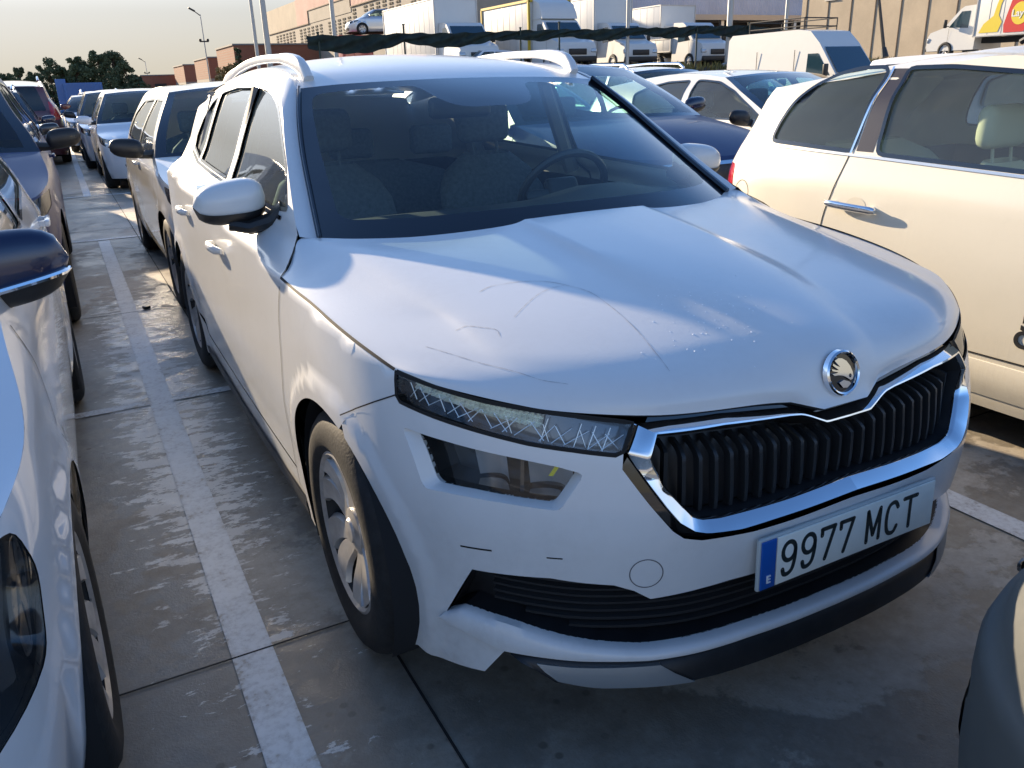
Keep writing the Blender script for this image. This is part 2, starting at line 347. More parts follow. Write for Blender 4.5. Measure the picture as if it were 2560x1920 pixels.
class MB:
    def __init__(s): s.v, s.f, s.m = [], [], []
    def add(s, vs, fs, m=0):
        k = len(s.v); s.v += [tuple(map(float, v)) for v in vs]; s.f += [tuple(int(i) + k for i in f) for f in fs]; s.m += [m] * len(fs)
    def box(s, c, d, rz=0, m=0, bev=0, rx=0, ry=0):
        x, y, z = [k / 2 for k in d]; M = Matrix.Translation(c) @ Matrix.Rotation(rz, 4, 'Z') @ Matrix.Rotation(ry, 4, 'Y') @ Matrix.Rotation(rx, 4, 'X')
        if bev:
            bm = bmesh.new(); bmesh.ops.create_cube(bm, size=1)
            for v in bm.verts: v.co = (v.co.x * d[0], v.co.y * d[1], v.co.z * d[2])
            bmesh.ops.bevel(bm, geom=bm.edges[:], offset=bev, segments=3, affect='EDGES', profile=.5)
            bm.verts.ensure_lookup_table()
            s.add([M @ v.co for v in bm.verts], [[v.index for v in f.verts] for f in bm.faces], m); bm.free(); return
        vs = [M @ Vector((a * x, b * y, c_ * z)) for a in (-1, 1) for b in (-1, 1) for c_ in (-1, 1)]
        s.add(vs, [(0, 1, 3, 2), (4, 6, 7, 5), (0, 4, 5, 1), (2, 3, 7, 6), (0, 2, 6, 4), (1, 5, 7, 3)], m)
    def tube(s, pts, r, n=8, m=0, caps=True, flat=1.0):
        pts = [Vector(p) for p in pts]; rr = r if isinstance(r, (list, tuple)) else [r] * len(pts)
        rings = []; up = Vector((0, 0, 1))
        for i, p in enumerate(pts):
            d = (pts[min(i + 1, len(pts) - 1)] - pts[max(i - 1, 0)]).normalized()
            a = d.cross(up if abs(d.z) < .95 else Vector((1, 0, 0))).normalized(); b = a.cross(d)
            rings.append([p + a * math.cos(2 * math.pi * k / n) * rr[i] * flat + b * math.sin(2 * math.pi * k / n) * rr[i] for k in range(n)])
        vs = [v for r_ in rings for v in r_]; fs = []
        for i in range(len(pts) - 1):
            for k in range(n): fs.append((i * n + k, i * n + (k + 1) % n, (i + 1) * n + (k + 1) % n, (i + 1) * n + k))
        if caps: fs += [tuple(range(n))[::-1], tuple((len(pts) - 1) * n + k for k in range(n))]
        s.add(vs, fs, m)
    def lathe(s, prof, n=32, c=(0, 0, 0), axis='X', m=0):
        vs = []; fs = []
        for k in range(n):
            a = 2 * math.pi * k / n
            for (ax, r) in prof:
                q = (ax, r * math.cos(a), r * math.sin(a)) if axis == 'X' else ((r * math.cos(a), ax, r * math.sin(a)) if axis == 'Y' else (r * math.cos(a), r * math.sin(a), ax))
                vs.append((q[0] + c[0], q[1] + c[1], q[2] + c[2]))
        L = len(prof)
        for k in range(n):
            for i in range(L - 1):
                k2 = (k + 1) % n; fs.append((k * L + i, k * L + i + 1, k2 * L + i + 1, k2 * L + i))
        s.add(vs, fs, m)
    def grid(s, G, m=0):
        G = np.asarray(G); a, b = G.shape[:2]
        s.add(G.reshape(-1, 3), [(i * b + j, i * b + j + 1, (i + 1) * b + j + 1, (i + 1) * b + j) for i in range(a - 1) for j in range(b - 1)], m)
    def build(s, name, mat, parent=None, smooth=True, sharp=35):
        return mesh(name, s.v, s.f, mat, parent, smooth, sharp, mi=s.m if isinstance(mat, (list, tuple)) else None)

def area2(p): p = np.asarray(p); x, y = p[:, 0], p[:, 1]; return .5 * np.sum(x * np.roll(y, -1) - np.roll(x, -1) * y)
def inside(P, poly):
    P = np.asarray(P); poly = np.asarray(poly); x, y = P[:, 0], P[:, 1]; r = np.zeros(len(P), bool)
    for a, b in zip(poly, np.roll(poly, -1, 0)):
        if a[1] == b[1]: continue
        c_ = (a[1] > y) != (b[1] > y)
        r ^= c_ & (x < (b[0] - a[0]) * (y - a[1]) / (b[1] - a[1]) + a[0])
    return r
def dense(poly, h, closed=True):
    o = []; n = len(poly)
    for i in range(n if closed else n - 1):
        a, b = np.array(poly[i], float), np.array(poly[(i + 1) % n], float)
        k = max(1, int(np.ceil(np.linalg.norm(b - a) / h)))
        for j in range(k): o.append(a + (b - a) * j / k)
    if not closed: o.append(np.array(poly[-1], float))
    return np.array(o)
def segdist(P, poly, closed=True):
    d = np.full(len(P), 9.)
    n = len(poly)
    for i in range(n if closed else n - 1):
        a, b = poly[i], poly[(i + 1) % n]; ab = b - a; L = ab @ ab + 1e-12
        t = np.clip(((P - a) @ ab) / L, 0, 1); d = np.minimum(d, np.linalg.norm(P - (a + t[:, None] * ab), axis=1))
    return d
def triangulate(outer, holes=(), h=.03, lines=(), hy=None):
    loops = [dense(outer, h)] + [dense(q, h) for q in holes]
    o = np.asarray(outer); mn, mx = o.min(0), o.max(0); hy = hy or h
    gx = np.arange(mn[0] + h / 2, mx[0], h); gy = np.arange(mn[1] + hy / 2, mx[1], hy)
    G = np.stack(np.meshgrid(gx, gy), -1).reshape(-1, 2)
    if len(G):
        k = inside(G, loops[0])
        for q in loops[1:]: k &= ~inside(G, q)
        G = G[k]
        for q in loops: G = G[segdist(G, q) > h * .45]
    vs = []; ed = []
    for q in loops:
        k = len(vs); vs += [Vector(p) for p in q]; ed += [(k + i, k + (i + 1) % len(q)) for i in range(len(q))]
    for l in lines:
        l = dense(l, h, False); k = len(vs); vs += [Vector(p) for p in l]; ed += [(k + i, k + i + 1) for i in range(len(l) - 1)]
        G = G[segdist(G, l, False) > h * .4]
    vs += [Vector(p) for p in G]
    r = delaunay_2d_cdt(vs, ed, [], 0, 1e-6)
    V = np.array([tuple(v) for v in r[0]]); F = np.array([f for f in r[2] if len(f) == 3])
    c_ = V[F].mean(1); k = inside(c_, loops[0])
    for q in loops[1:]: k &= ~inside(c_, q)
    F = F[k]
    A = V[F]; ar = (A[:, 1, 0] - A[:, 0, 0]) * (A[:, 2, 1] - A[:, 0, 1]) - (A[:, 2, 0] - A[:, 0, 0]) * (A[:, 1, 1] - A[:, 0, 1])
    F = F[np.abs(ar) > 1e-9]; ar = ar[np.abs(ar) > 1e-9]
    F[ar < 0] = F[ar < 0][:, ::-1]
    used = np.unique(F); mp = -np.ones(len(V), int); mp[used] = np.arange(len(used))
    return V[used], mp[F]
class Sh2:
    """shell addressed with signed u: negative u is the car's right side (-x)"""
    def __init__(s, S): s.S = S; s.L = S.L
    def P(s, u, z, off=0):
        u = np.asarray(u, float); z = np.asarray(z, float) + 0 * u; q = s.S.P(np.abs(u), z)
        if off: q = q + s.S.N(np.abs(u), z) * off
        q[..., 0] *= np.where(u < 0, -1, 1); return q
    def N(s, u, z):
        u = np.asarray(u, float); z = np.asarray(z, float) + 0 * u; q = s.S.N(np.abs(u), z); q[..., 0] *= np.where(u < 0, -1, 1); return q
    def panel(s, name, outer, holes, mat, parent, h=.03, off=0, lines=(), hy=None, depth=0, sides=None):
        """thin solid skin over a region of the shell; returns the object"""
        V, F = triangulate(outer, holes, h, lines, hy)
        P_, N_ = s.P(V[:, 0], V[:, 1], off), s.N(V[:, 0], V[:, 1])
        vs, fs, ns = list(P_), [tuple(f) for f in F], list(N_)
        if depth:
            for q in [outer] + list(holes):
                q = dense(q, h); k = len(vs); A, B = s.P(q[:, 0], q[:, 1], off), s.P(q[:, 0], q[:, 1], off - depth)
                n = len(q); sg = 1 if area2(q) > 0 else -1
                nn_ = s.N(q[:, 0], q[:, 1])
                vs += list(A) + list(B); fl = []
                for i in range(n):
                    j = (i + 1) % n; fs.append((k + i, k + j, k + n + j, k + n + i))
                T_ = np.roll(A, -1, 0) - np.roll(A, 1, 0); s_n = np.cross(T_, nn_); s_n /= np.linalg.norm(s_n, axis=1)[:, None] + 1e-9
                ns += list(s_n) * 2
        return mesh(name, vs, fs, mat, parent, True, None, normals=ns)
    def wall(s, name, loop, d0, d1, mat, parent, h=.02, loop2=None):
        """inward side wall round an opening from depth d0 to d1 (positive = inward)"""
        q = dense(loop, h); q2 = dense(loop2, h) if loop2 is not None else q
        if loop2 is not None: q = resamp(np.vstack([loop, loop[:1]]), 90)[:-1]; q2 = resamp(np.vstack([loop2, loop2[:1]]), 90)[:-1]
        A = s.P(q[:, 0], q[:, 1], -d0); B = s.P(q2[:, 0], q2[:, 1], -d1); n = len(q)
        return mesh(name, list(A) + list(B), [(i, (i + 1) % n, n + (i + 1) % n, n + i) for i in range(n)], mat, parent, True, 30)
    def ribbon(s, pts, wdt=.005, off=.0006, h=.02, smooth=None):
        q = dense(pts, h, False); t = np.gradient(q, axis=0); t /= np.linalg.norm(t, axis=1)[:, None] + 1e-9
        n = np.stack([-t[:, 1], t[:, 0]], 1) * wdt / 2
        A = s.P((q - n)[:, 0], (q - n)[:, 1], off); B = s.P((q + n)[:, 0], (q + n)[:, 1], off)
        return np.stack([A, B], 1)
def mirror_uv(L): return [(-a, b) for a, b in L]
def rounded(poly, r=.02, n=4):
    """round the corners of a closed 2D polygon"""
    p = np.asarray(poly, float); o = []; m = len(p)
    for i in range(m):
        a, b, c_ = p[i - 1], p[i], p[(i + 1) % m]
        d1, d2 = a - b, c_ - b; l1, l2 = np.linalg.norm(d1), np.linalg.norm(d2); k = min(r, l1 * .45, l2 * .45)
        s_, e = b + d1 / l1 * k, b + d2 / l2 * k
        for t in np.linspace(0, 1, n): o.append((1 - t) ** 2 * s_ + 2 * t * (1 - t) * b + t * t * e)
    return np.array(o)
def coons(c0, c1, d0, d1, n, m, bulge=0):
    """c0,c1: bottom/top curves (u), d0,d1: left/right (v) -> grid m x n"""
    c0, c1 = resamp(c0, n), resamp(c1, n); d0, d1 = resamp(d0, m), resamp(d1, m)
    u = np.linspace(0, 1, n)[None, :, None]; v = np.linspace(0, 1, m)[:, None, None]
    S = (1 - v) * c0[None] + v * c1[None] + (1 - u) * d0[:, None] + u * d1[:, None] - (
        (1 - u) * (1 - v) * c0[0] + u * (1 - v) * c0[-1] + (1 - u) * v * c1[0] + u * v * c1[-1])
    if bulge is not 0:
        b = np.asarray(bulge, float); S = S + b * (16 * u * (1 - u) * v * (1 - v))
    return S
def mir(P): P = np.array(P, float); P[..., 0] *= -1; return P

# ------------------------------------------------------------------ wheels and cabins
def make_wheel(parent, x, y, r, side, rim_r, mat_rim, style='swirl', width=.2, name='wheel', spokes=5, detail=1):
    """side -1: outer face towards -x"""
    wh = bpy.data.objects.new(name, None); COL.objects.link(wh); wh.parent = parent; wh.location = (x, y, r)
    wh.empty_display_size = .1
    s = side; n = 64 if detail else 28
    w2 = width / 2
    prof = [(-w2 * .80, rim_r - .01), (-w2 * .98, rim_r + .02), (-w2, (r + rim_r) / 2), (-w2 * .93, r - .028), (-w2 * .78, r - .010), (-w2 * .6, r - .002)]
    tp = prof[:]
    if detail:
        for gx in (-.42, -.14, .14, .42): tp += [(w2 * (gx - .05), r), (w2 * (gx - .04), r - .007), (w2 * (gx + .04), r - .007), (w2 * (gx + .05), r)]
    tp += [(-a, b) for a, b in prof[::-1]]
    t = MB(); t.lathe(tp, n); t.build('tyre', RUBBER, wh)
    m = MB()
    # rim barrel
    bk = MB(); bk.lathe([(s * w2 * .78, rim_r - .012), (s * w2 * .3, rim_r - .03), (-s * w2 * .6, rim_r - .02), (-s * w2 * .6, .01)], n); bk.build('barrel', DARKMETAL, wh)
    m.lathe([(s * w2 * .86, rim_r + .004), (s * w2 * .90, rim_r - .006), (s * w2 * .80, rim_r - .016)], n)
    fx = s * w2 * .84; hubx = s * w2 * .60
    for k in range(spokes):
        a0 = 2 * math.pi * k / spokes + .3
        L = []
        for (sgn) in ((-1, 1) if style != 'single' else (0,)):
            for e in (-1, 1):
                L.append([])
            cv = []
            for i in range(9):
                f = i / 8; rad = .045 + (rim_r - .018 - .045) * f
                sw = (.16 * math.sin(f * math.pi * .8) if style == 'swirl' else 0)
                ang = a0 + sgn * (.20 + .075 * f) + sw * 1.9
                hw = (.016 + .032 * f) if style != 'single' else (.03 + .012 * f)
                xx = hubx + (fx - hubx) * f - s * .006 * math.sin(f * math.pi)
                c_, s__ = math.cos(ang), math.sin(ang)
                cen = np.array([xx, rad * c_, rad * s__]); tan = np.array([0, -s__, c_])
                cv.append([cen - tan * hw + [-s * .014, 0, 0], cen - tan * hw * .8, cen, cen + tan * hw * .8, cen + tan * hw + [-s * .014, 0, 0]])
            m.grid(cv)
    m.lathe([(hubx - s * .02, .062), (hubx + s * .004, .058), (hubx + s * .010, .034), (hubx + s * .016, .030), (hubx + s * .018, .001)], 24)
    m.build('rim', mat_rim, wh, sharp=40)
    d = MB(); d.lathe([(0, .001), (0, rim_r * .72), (-s * .02, rim_r * .72)], 24, c=(-s * .01, 0, 0)); d.build('brake_disc', DARKMETAL, wh)
    return wh
def seat(parent, x, y, z, mat, wdt=.5, name='seat', hz=.62, lean=.22, head=True):
    m = MB()
    def cush(w_, T, pts):
        rows = []
        for (yy, zz, ww, tt) in pts:
            ring = []
            for k in range(16):
                a = 2 * math.pi * k / 16; cx, sx = math.cos(a), math.sin(a)
                ring.append((x + math.copysign(abs(cx) ** .6, cx) * ww / 2, y + yy + math.copysign(abs(sx) ** .7, sx) * tt / 2 * T[0], z + zz + math.copysign(abs(sx) ** .7, sx) * tt / 2 * T[1]))
            rows.append(ring + [ring[0]])
        m.grid(rows)
    cush(wdt, (1, .25), [(lean * t, t * hz, wdt * (.9 + .12 * math.sin(t * 3.1)) * (1 if t < .85 else .86 if t < .97 else .5), .14 if .05 < t < .95 else .05) for t in np.linspace(0, 1, 9)])
    cush(wdt, (.0, 1), [(-.5 + .5 * t, .02 - .0 * t, wdt * .95, .14 if .08 < t else .06) for t in np.linspace(0, 1, 7)])
    if head:
        hy, hz2 = lean * 1.1, hz + .13
        m.box((x, y + hy, z + hz2), (.25, .09, .17), bev=.04)
        for sx in (-.06, .06): m.tube([(x + sx, y + lean, z + hz - .02), (x + sx, y + hy, z + hz2)], .007, 6)
    return m.build(name, mat, parent, sharp=50)

# ------------------------------------------------------------------ generic parked car
def gen_shell(S):
    L, W, H, zb = S['L'], S['W'], S['H'], S['belt']
    w = W / 2; rf, rr = S.get('cf', .55), S.get('cr', .30)      # corner depth front, rear
    out = [(0, 0), (w * .35, .02 * rf / .5), (w * .6, .13 * rf), (w * .78, .32 * rf), (w * .91, .62 * rf), (w * .965, 1.0 * rf), (w * .99, 1.5 * rf),
           (w, L * .42), (w, L * .62), (w * .985, L - 1.5 * rr), (w * .95, L - .8 * rr), (w * .86, L - .30 * rr), (w * .68, L - .10 * rr), (w * .4, L - .03), (0, L)]
    tl = S.get('tumble', .21)
    side = ([.14, .22, .34, .5, .68, zb - .12, zb, zb + .1, zb + .25, H - .12, H - .04, H + .05],
            [.08, .05, .022, .006, 0, .012, .05, .085, .085 + tl * .38, .085 + tl * .85, .085 + tl * 1.1, .085 + tl * 1.5])
    zf = S['zf']; bt = S.get('front_bot', .05)
    front = ([.14, .24, .36, .5, .58, zf - .12, zf - .05, zf, zf + .06, zf + .15, zf + .4],
             [bt, .02, .0, .0, .004, .03, .055, .10, .2, .4, 1.2])
    hs = S.get('hatch', .42)
    rear = ([.14, .3, .5, .7, zb - .06, zb, H - .25, H - .1, H], [.05, .0, .0, .03, .05, .08, .08 + hs * .55, .08 + hs * .85, .08 + hs * 1.1])
    r = S['r']
    return Sh2(Shell(out, side, front, rear, wheels=((S['fo'], r), (S['fo'] + S['wb'], r)), flare=.012, arch=r + .035))

def bound_side(S, sh):
    """top boundary of the side shell, front centre -> rear centre, as (u,z)"""
    T = sh.S; L, H, zf = S['L'], S['H'], S['zf']; w = S['W'] / 2
    uc = T.us(S.get('cy', .5)); zc = S['zc']
    hood_front = [(0, zf), (T.uf(w * .4), zf), (T.uf(w * .7), zf + .015), (uc * .92, zf + .04), (uc, zf + .06)]
    hood_side = [(uc, zf + .06)] + [(T.us(y), z) for y, z in S.get('hoodside', [(.8, zf + .12), (S['ay'] - .1, zc - .02)])] + [(T.us(S['ay']), zc)]
    pillar = [(T.us(S['ay']), zc), (T.us(S['ay'] + (S['ty'] - S['ay']) * .55), zc + (H - .12 - zc) * .62), (T.us(S['ty']), H - .10)]
    roof = [(T.us(S['ty']), H - .10), (T.us(S['ty'] + .35), H - .068), (T.us((S['ty'] + S['ry']) / 2), H - .055), (T.us(S['ry'] - .3), H - .075), (T.us(S['ry']), H - .10)]
    ue = T.us(min(S['ry'] + .25, L - .30)); zr = S.get('zr', H - .16)
    rearc = [(T.us(S['ry']), H - .10), (T.us(S['ry'] + .2), H - .13), (T.ur(w * .8), zr - .03), (T.ur(w * .5), zr - .005), (0 + sh.L, zr)]
    return [np.array(q, float) for q in (hood_front, hood_side, pillar, roof, rearc)]

def make_car(S, name, label, cat='car', group=None, loc=(0, 0, 0), rz=0, h=.06):
    """S: dict of real dimensions. Local frame: front bumper at y=0, car runs to +y."""
    root = empty(name, (0, 0, 0)); tag(root, label, cat, group)
    sh = gen_shell(S); T = sh.S; w = S['W'] / 2; r = S['r']; H = S['H']; L = S['L']; fo, wb = S['fo'], S['wb']
    P = S['paint']; det = S.get('detail', 0)
    hf, hs, pl, rf, rc = bound_side(S, sh)
    cm = lambda q, n: catmull(q, n)
    hf, hs, pl, rf = cm(hf, 14), cm(hs, 12), cm(pl, 10), cm(rf, 12); rc = cm(rc, 12)
    top = np.vstack([hf, hs[1:], pl[1:], rf[1:], rc[1:]])
    zb_ = .17
    def arch(yc, ra):
        ya = math.sqrt(max(ra * ra - (r - zb_) ** 2, 0)); a0 = math.asin((r - zb_) / ra)
        return [(T.us(yc + math.cos(a) * ra), r + math.sin(a) * ra) for a in np.linspace(math.pi + a0, -a0, 22)]
    ra = r + .038
    bot = [(0, zb_ + .03), (T.uf(w * .6), zb_ + .02)] + arch(fo, ra) + arch(fo + wb, ra) + [(T.ur(w * .6), zb_ + .06), (sh.L, zb_ + .08)]
    outer = np.vstack([bot, top[::-1]])
    # windows on the side
    def side_uv(pts): return [(T.us(y), z) for y, z in pts]
    wins = [rounded(side_uv(q), .035, 4) for q in S['win']]
    lamps = []
    if 'lamp' in S: lamps.append(rounded([(T.us(a[1]) if a[0] == 's' else T.uf(a[1]), a[2]) for a in S['lamp']], .03, 4))
    tl = []
    if 'tail' in S: tl.append(rounded([(T.us(a[1]) if a[0] == 's' else T.ur(a[1]), a[2]) for a in S['tail']], .03, 4))
    rwin = None
    if S.get('rwin', True):
        z0, z1 = S.get('rw', (S['belt'] + .03, H - .24)); rwin = rounded([(T.ur(w * .70), z0), (T.ur(w * .55), z1), (sh.L + (sh.L - T.ur(w * .55)), z1), (2 * sh.L - T.ur(w * .70), z0)], .06, 5)
    # each side half: holes only those fully inside
    bodyV = MB()
    for sgn in (1, -1):
        o_ = outer if sgn > 0 else np.array(mirror_uv(outer))
        hl = wins + lamps + tl
        hl = [q if sgn > 0 else np.array(mirror_uv(q)) for q in hl]
        V, F = triangulate(o_, hl, h)
        Pq = sh.P(V[:, 0], V[:, 1]); Nq = sh.N(V[:, 0], V[:, 1])
        k = len(bodyV.v); bodyV.v += [tuple(p) for p in Pq]; bodyV.f += [tuple(int(i) + k for i in f) for f in F]
        bodyV.m += [tuple(n_) for n_ in Nq]
    body = mesh('body', bodyV.v, bodyV.f, P, root, True, None, normals=bodyV.m)
    # ---- top surfaces
    n = 22 if det else 12
    E = lambda q: sh.P(q[:, 0], q[:, 1])
    hfp, hsp, plp, rfp, rcp = E(hf), E(hs), E(pl), E(rf), E(rc)
    front = np.vstack([mir(hfp)[::-1], hfp[1:]])       # left(-x) .. right(+x)
    cy = S['ay'] - S.get('cowl', .16)
    A = plp[0]
    xs = np.linspace(-1, 1, 2 * n + 1)
    cowl = np.stack([xs * A[0], A[1] - (A[1] - cy) * (1 - xs ** 2), A[2] + S.get('cowlz', .02) * (1 - xs ** 2)], 1)
    B = plp[-1]
    head = np.stack([xs * B[0], B[1] - .07 * (1 - xs ** 2), B[2] + .035 * (1 - xs ** 2)], 1)
    hood = coons(front, cowl, mir(hsp), hsp, 2 * n + 1, n, (0, 0, S.get('hbulge', .045)))
    m = MB(); m.grid(hood); m.build('bonnet', P, root, sharp=None)
    wsb = [q for q in (.02,)]
    ws = coons(cowl, head, mir(plp), plp, 2 * n + 1, n, (0, -.02, .02))
    m = MB(); m.grid(ws[:, ::1]); wob = m
    # windscreen with its dark border as separate faces
    G = ws; a, b = G.shape[:2]; gl, fr_ = MB(), MB()
    ib = max(1, int(a * .07)); jb = max(1, int(b * .045))
    gl.grid(G[ib:a - ib, jb:b - jb])
    gl.build('windscreen', S.get('glass', WS), root, sharp=None)
    wf = bpy.data.objects[-1] if False else None
    for q in (G[:ib + 1], G[a - ib - 1:], G[ib:a - ib, :jb + 1], G[ib:a - ib, b - jb - 1:]): fr_.grid(q)
    fr_.build('windscreen_border', FRIT, root, sharp=None)
    tail_c = np.vstack([mir(rcp)[::-1], rcp[1:]])[::1]
    rear_edge = np.vstack([mir(rcp), rcp[::-1][1:]])    # from -x side start to centre to +x start
    roof = coons(head, rear_edge, mir(rfp), rfp, 2 * n + 1, n + 4, (0, 0, S.get('crown', .035)))
    m = MB(); m.grid(roof); m.build('roof', S.get('roofpaint', P), root, sharp=None)
    # ---- panes
    for sgn in (1, -1):
        for q in wins:
            q = q if sgn > 0 else np.array(mirror_uv(q))
            win = sh.panel('window', q, [], S.get('sglass', SG), root, h * 1.5, off=-.006)
            rb = dense(np.vstack([q, q[:1]]), .04, False); R_ = sh.ribbon(rb, .016, .002); mm = MB(); mm.grid(R_); mm.build('window_seal', S.get('seal', FRIT), root if False else win, sharp=None)
        for q in lamps:
            q = q if sgn > 0 else np.array(mirror_uv(q))
            hl_ = sh.panel('headlight', q, [], LENS, root, h, off=-.002)
            sh.wall('housing', q, .002, .07, GLOSSB, hl_)
            sh.panel('reflector', q, [], BLACKP if S.get('darklamp') else simple('lamp_bowl', (.20, .21, .22), .3, .6), hl_, h * 1.3, off=-.07)
            c_ = np.array(q).mean(0); pc = sh.P(c_[0], c_[1], -.05); nc = sh.N(c_[0], c_[1])
            mm = MB(); mm.lathe([(0, .001), (0, .035), (-.02, .05), (-.035, .055)], 20, c=(0, 0, 0), axis='Y')
            ob = mm.build('projector', REFL, hl_); ob.location = pc; ob.rotation_euler = Vector(nc).to_track_quat('-Y', 'Z').to_euler()
        for q in tl:
            q = q if sgn > 0 else np.array(mirror_uv(q))
            sh.panel('tail_light', q, [], REDL, root, h, off=.001)
    if rwin is not None:
        V, F = triangulate(rwin, [], h * 1.5)
        u = np.where(V[:, 0] > sh.L, -(2 * sh.L - V[:, 0]), V[:, 0])
        q = sh.P(u, V[:, 1], .003)
        mesh('rear_window', q, F, DG, root, True, None)
    # grille and plate
    for gq in S.get('grille', []):
        q = np.array(gq['poly']); q = np.array([(math.copysign(T.uf(abs(a)), a), b) for a, b in q]); q = rounded(q, gq.get('r', .03), 4)
        sh.panel('grille', q, [], gq.get('mat', BLACKP), root, h, off=.004)
        if gq.get('chrome'):
            rb = dense(np.vstack([q, q[:1]]), .03, False); mm = MB(); mm.grid(sh.ribbon(rb, gq['chrome'], .008)); mm.build('grille_frame', CHROME, root, sharp=None)
    if S.get('plate', True):
        zp = S.get('plate_z', .42); y0 = float(sh.P(0.0, zp)[1]) - .012
        mm = MB(); mm.box((0, y0, zp), (.52, .012, .11), bev=.003); mm.build('number_plate', simple('plate_white', (.62, .64, .60), .4), root)
    # seams: door gaps
    if 'doors' in S:
        for sgn in (1, -1):
            mm = MB()
            for ln in S['doors']:
                q = catmull([(T.us(a) * sgn, b) for a, b in ln], 24); mm.grid(sh.ribbon(q, .006, .0012))
            mm.build('door_gap', SEAM, root, sharp=None)
    for (y, z) in S.get('handles', []):
        for sgn in (1, -1):
            p = sh.P(T.us(y) * sgn, z, .028); nx = 1 if sgn > 0 else -1
            mm = MB(); mm.box(tuple(p), (.022, .19, .028), bev=.009); mm.box((p[0] - nx * .018, p[1] - .075, p[2]), (.03, .03, .02)); mm.box((p[0] - nx * .018, p[1] + .075, p[2]), (.03, .03, .02))
            mm.build('door_handle', S.get('handlemat', P), root, sharp=60)
    # mirrors
    my, mz = S.get('mirror', (S['ay'] + .28, S['zc'] + .03)); mw = S.get('mirror_w', .22)
    for sgn in (1, -1):
        p = sh.P(T.us(my) * sgn, mz)
        c_ = np.array([p[0] + sgn * (S.get('mirror_gap', .06) + mw / 2), p[1] - .03, p[2] + .03]); mm = MB()
        rows = []
        for t in np.linspace(-1, 1, 13):
            k = (1 - abs(t) ** 3.2) ** .45 * (1 - .18 * (t * 1 + 1) / 2); hh, dd = S.get('mirror_h', .068) * k + .002, .055 * k + .002
            ring = [(c_[0] + sgn * t * mw / 2, c_[1] + dd * math.copysign(abs(math.sin(a)) ** .8, math.sin(a)) * (1.0 if math.sin(a) < 0 else .45), c_[2] + .012 * t + hh * math.cos(a)) for a in np.linspace(0, 2 * math.pi, 21)]
            rows.append(ring)
        mm.grid(rows); cap = mm.build('mirror', S.get('mirrormat', P), root, sharp=None)
        mm = MB(); mm.tube([(p[0] - sgn * .02, p[1], p[2] - .02), (c_[0] - sgn * mw * .3, c_[1] + .01, c_[2] - .055)], [.035, .02], 8, flat=.8); mm.build('mirror_arm', BLACKP, cap)
        if S.get('mirror_strip'):
            mm = MB(); mm.tube([(c_[0] + sgn * t * mw / 2, c_[1] - .058 * (1 - abs(t) ** 3) ** .5, c_[2] + .012 * t - .022 - .012 * (1 - t)) for t in np.linspace(-.3, .985, 14)], [.003] + [.008] * 12 + [.004], 8); mm.build('indicator_strip', CHROME, cap)
        if det:
            rows = []
            for t in np.linspace(-1, .96, 12):
                k = (1 - abs(t) ** 3.2) ** .45 * (1 - .18 * (t + 1) / 2); hh, dd = S.get('mirror_h', .068) * k + .004, .055 * k + .004
                rows.append([(c_[0] + sgn * t * mw / 2, c_[1] + dd * math.copysign(abs(math.sin(a)) ** .8, math.sin(a)) * (1.0 if math.sin(a) < 0 else .5), c_[2] + .012 * t + hh * math.cos(a)) for a in np.linspace(math.pi * .62, math.pi * 1.38, 11)])
            mm = MB(); mm.grid(rows); mm.build('lower_shell', BLACKP, cap, sharp=None)
    # wheels, liners, floor, cabin
    for yc in (fo, fo + wb):
        for sgn in (1, -1):
            make_wheel(root, sgn * (w - .108), yc, r, sgn, r * .66, S.get('rim', ALLOY), S.get('rimstyle', 'swirl'), detail=det)
            mm = MB()
            q = [(0, 0)]
            A_ = [(sgn * (w - .02), yc + math.cos(a) * ra, r + math.sin(a) * ra) for a in np.linspace(-.5, math.pi + .5, 22)]
            mm.grid([A_, [(sgn * (w - .32), y_, z_) for _, y_, z_ in A_]]); mm.add([(sgn * (w - .32), yc + math.cos(a) * ra, r + math.sin(a) * ra) for a in np.linspace(-.5, math.pi + .5, 22)], [tuple(range(22))])
            mm.build('wheel_liner', UNDER, root, sharp=None)
    mm = MB(); mm.box((0, L / 2, .26), (S['W'] - .68, L - .5, .14)); mm.box((0, fo + wb / 2, .25), (S['W'] - .16, wb - 2 * ra - .1, .12)); mm.build('underbody', UNDER, root)
    mm = MB(); zb = S['belt']
    mm.add(*tub(w, S, zb)); mm.build('cabin_tub', CABIN if S.get('light') else UNDER, root, smooth=False)
    mm = MB(); mm.box((0, S['ay'] + .12, zb - .10), (2 * w - .22, .5, .16), bev=.05); mm.build('dashboard', DASH, root)
    sm = S.get('seatmat', SEATM); sy = S.get('seat_y', S['ty'] + .35)
    for sx in (-.36, .36):
        seat(root, sx * w / .88, sy, .42, sm)
    if S.get('rearseat', True): seat(root, 0, sy + .95, .44, sm, 2 * w - .42, 'rear_seat', head=False)
    sw = MB(); cx, cyy, cz = .36 * w / .88, S['ay'] + .50, zb - .06
    sw.tube([(cx + .18 * math.cos(a), cyy - .07 * math.sin(a), cz + .165 * math.sin(a)) for a in np.linspace(0, 2 * math.pi, 25)], .014, 6, caps=False)
    sw.box((cx, cyy, cz), (.32, .03, .05), rx=-.4); sw.build('steering_wheel', DASH, root)
    if S.get('rails'):
        for sgn in (1, -1):
            e = sh.P(T.us(S['ty'] + .2), H - .06); x = (abs(e[0]) - .05) * sgn; y0, y1 = S['ty'] + .25, S['ry'] - .05
            mm = MB(); mm.tube([(x, y0, H - .05), (x, y0 + .12, H + .015), (x, (y0 + y1) / 2, H + .035), (x, y1 - .12, H + .01), (x, y1, H - .06)], [.02, .018, .016, .018, .02], 8); mm.build('roof_rail', S['rails'], root)
    root.location = loc; root.rotation_euler = (0, 0, rz)
    return root, sh
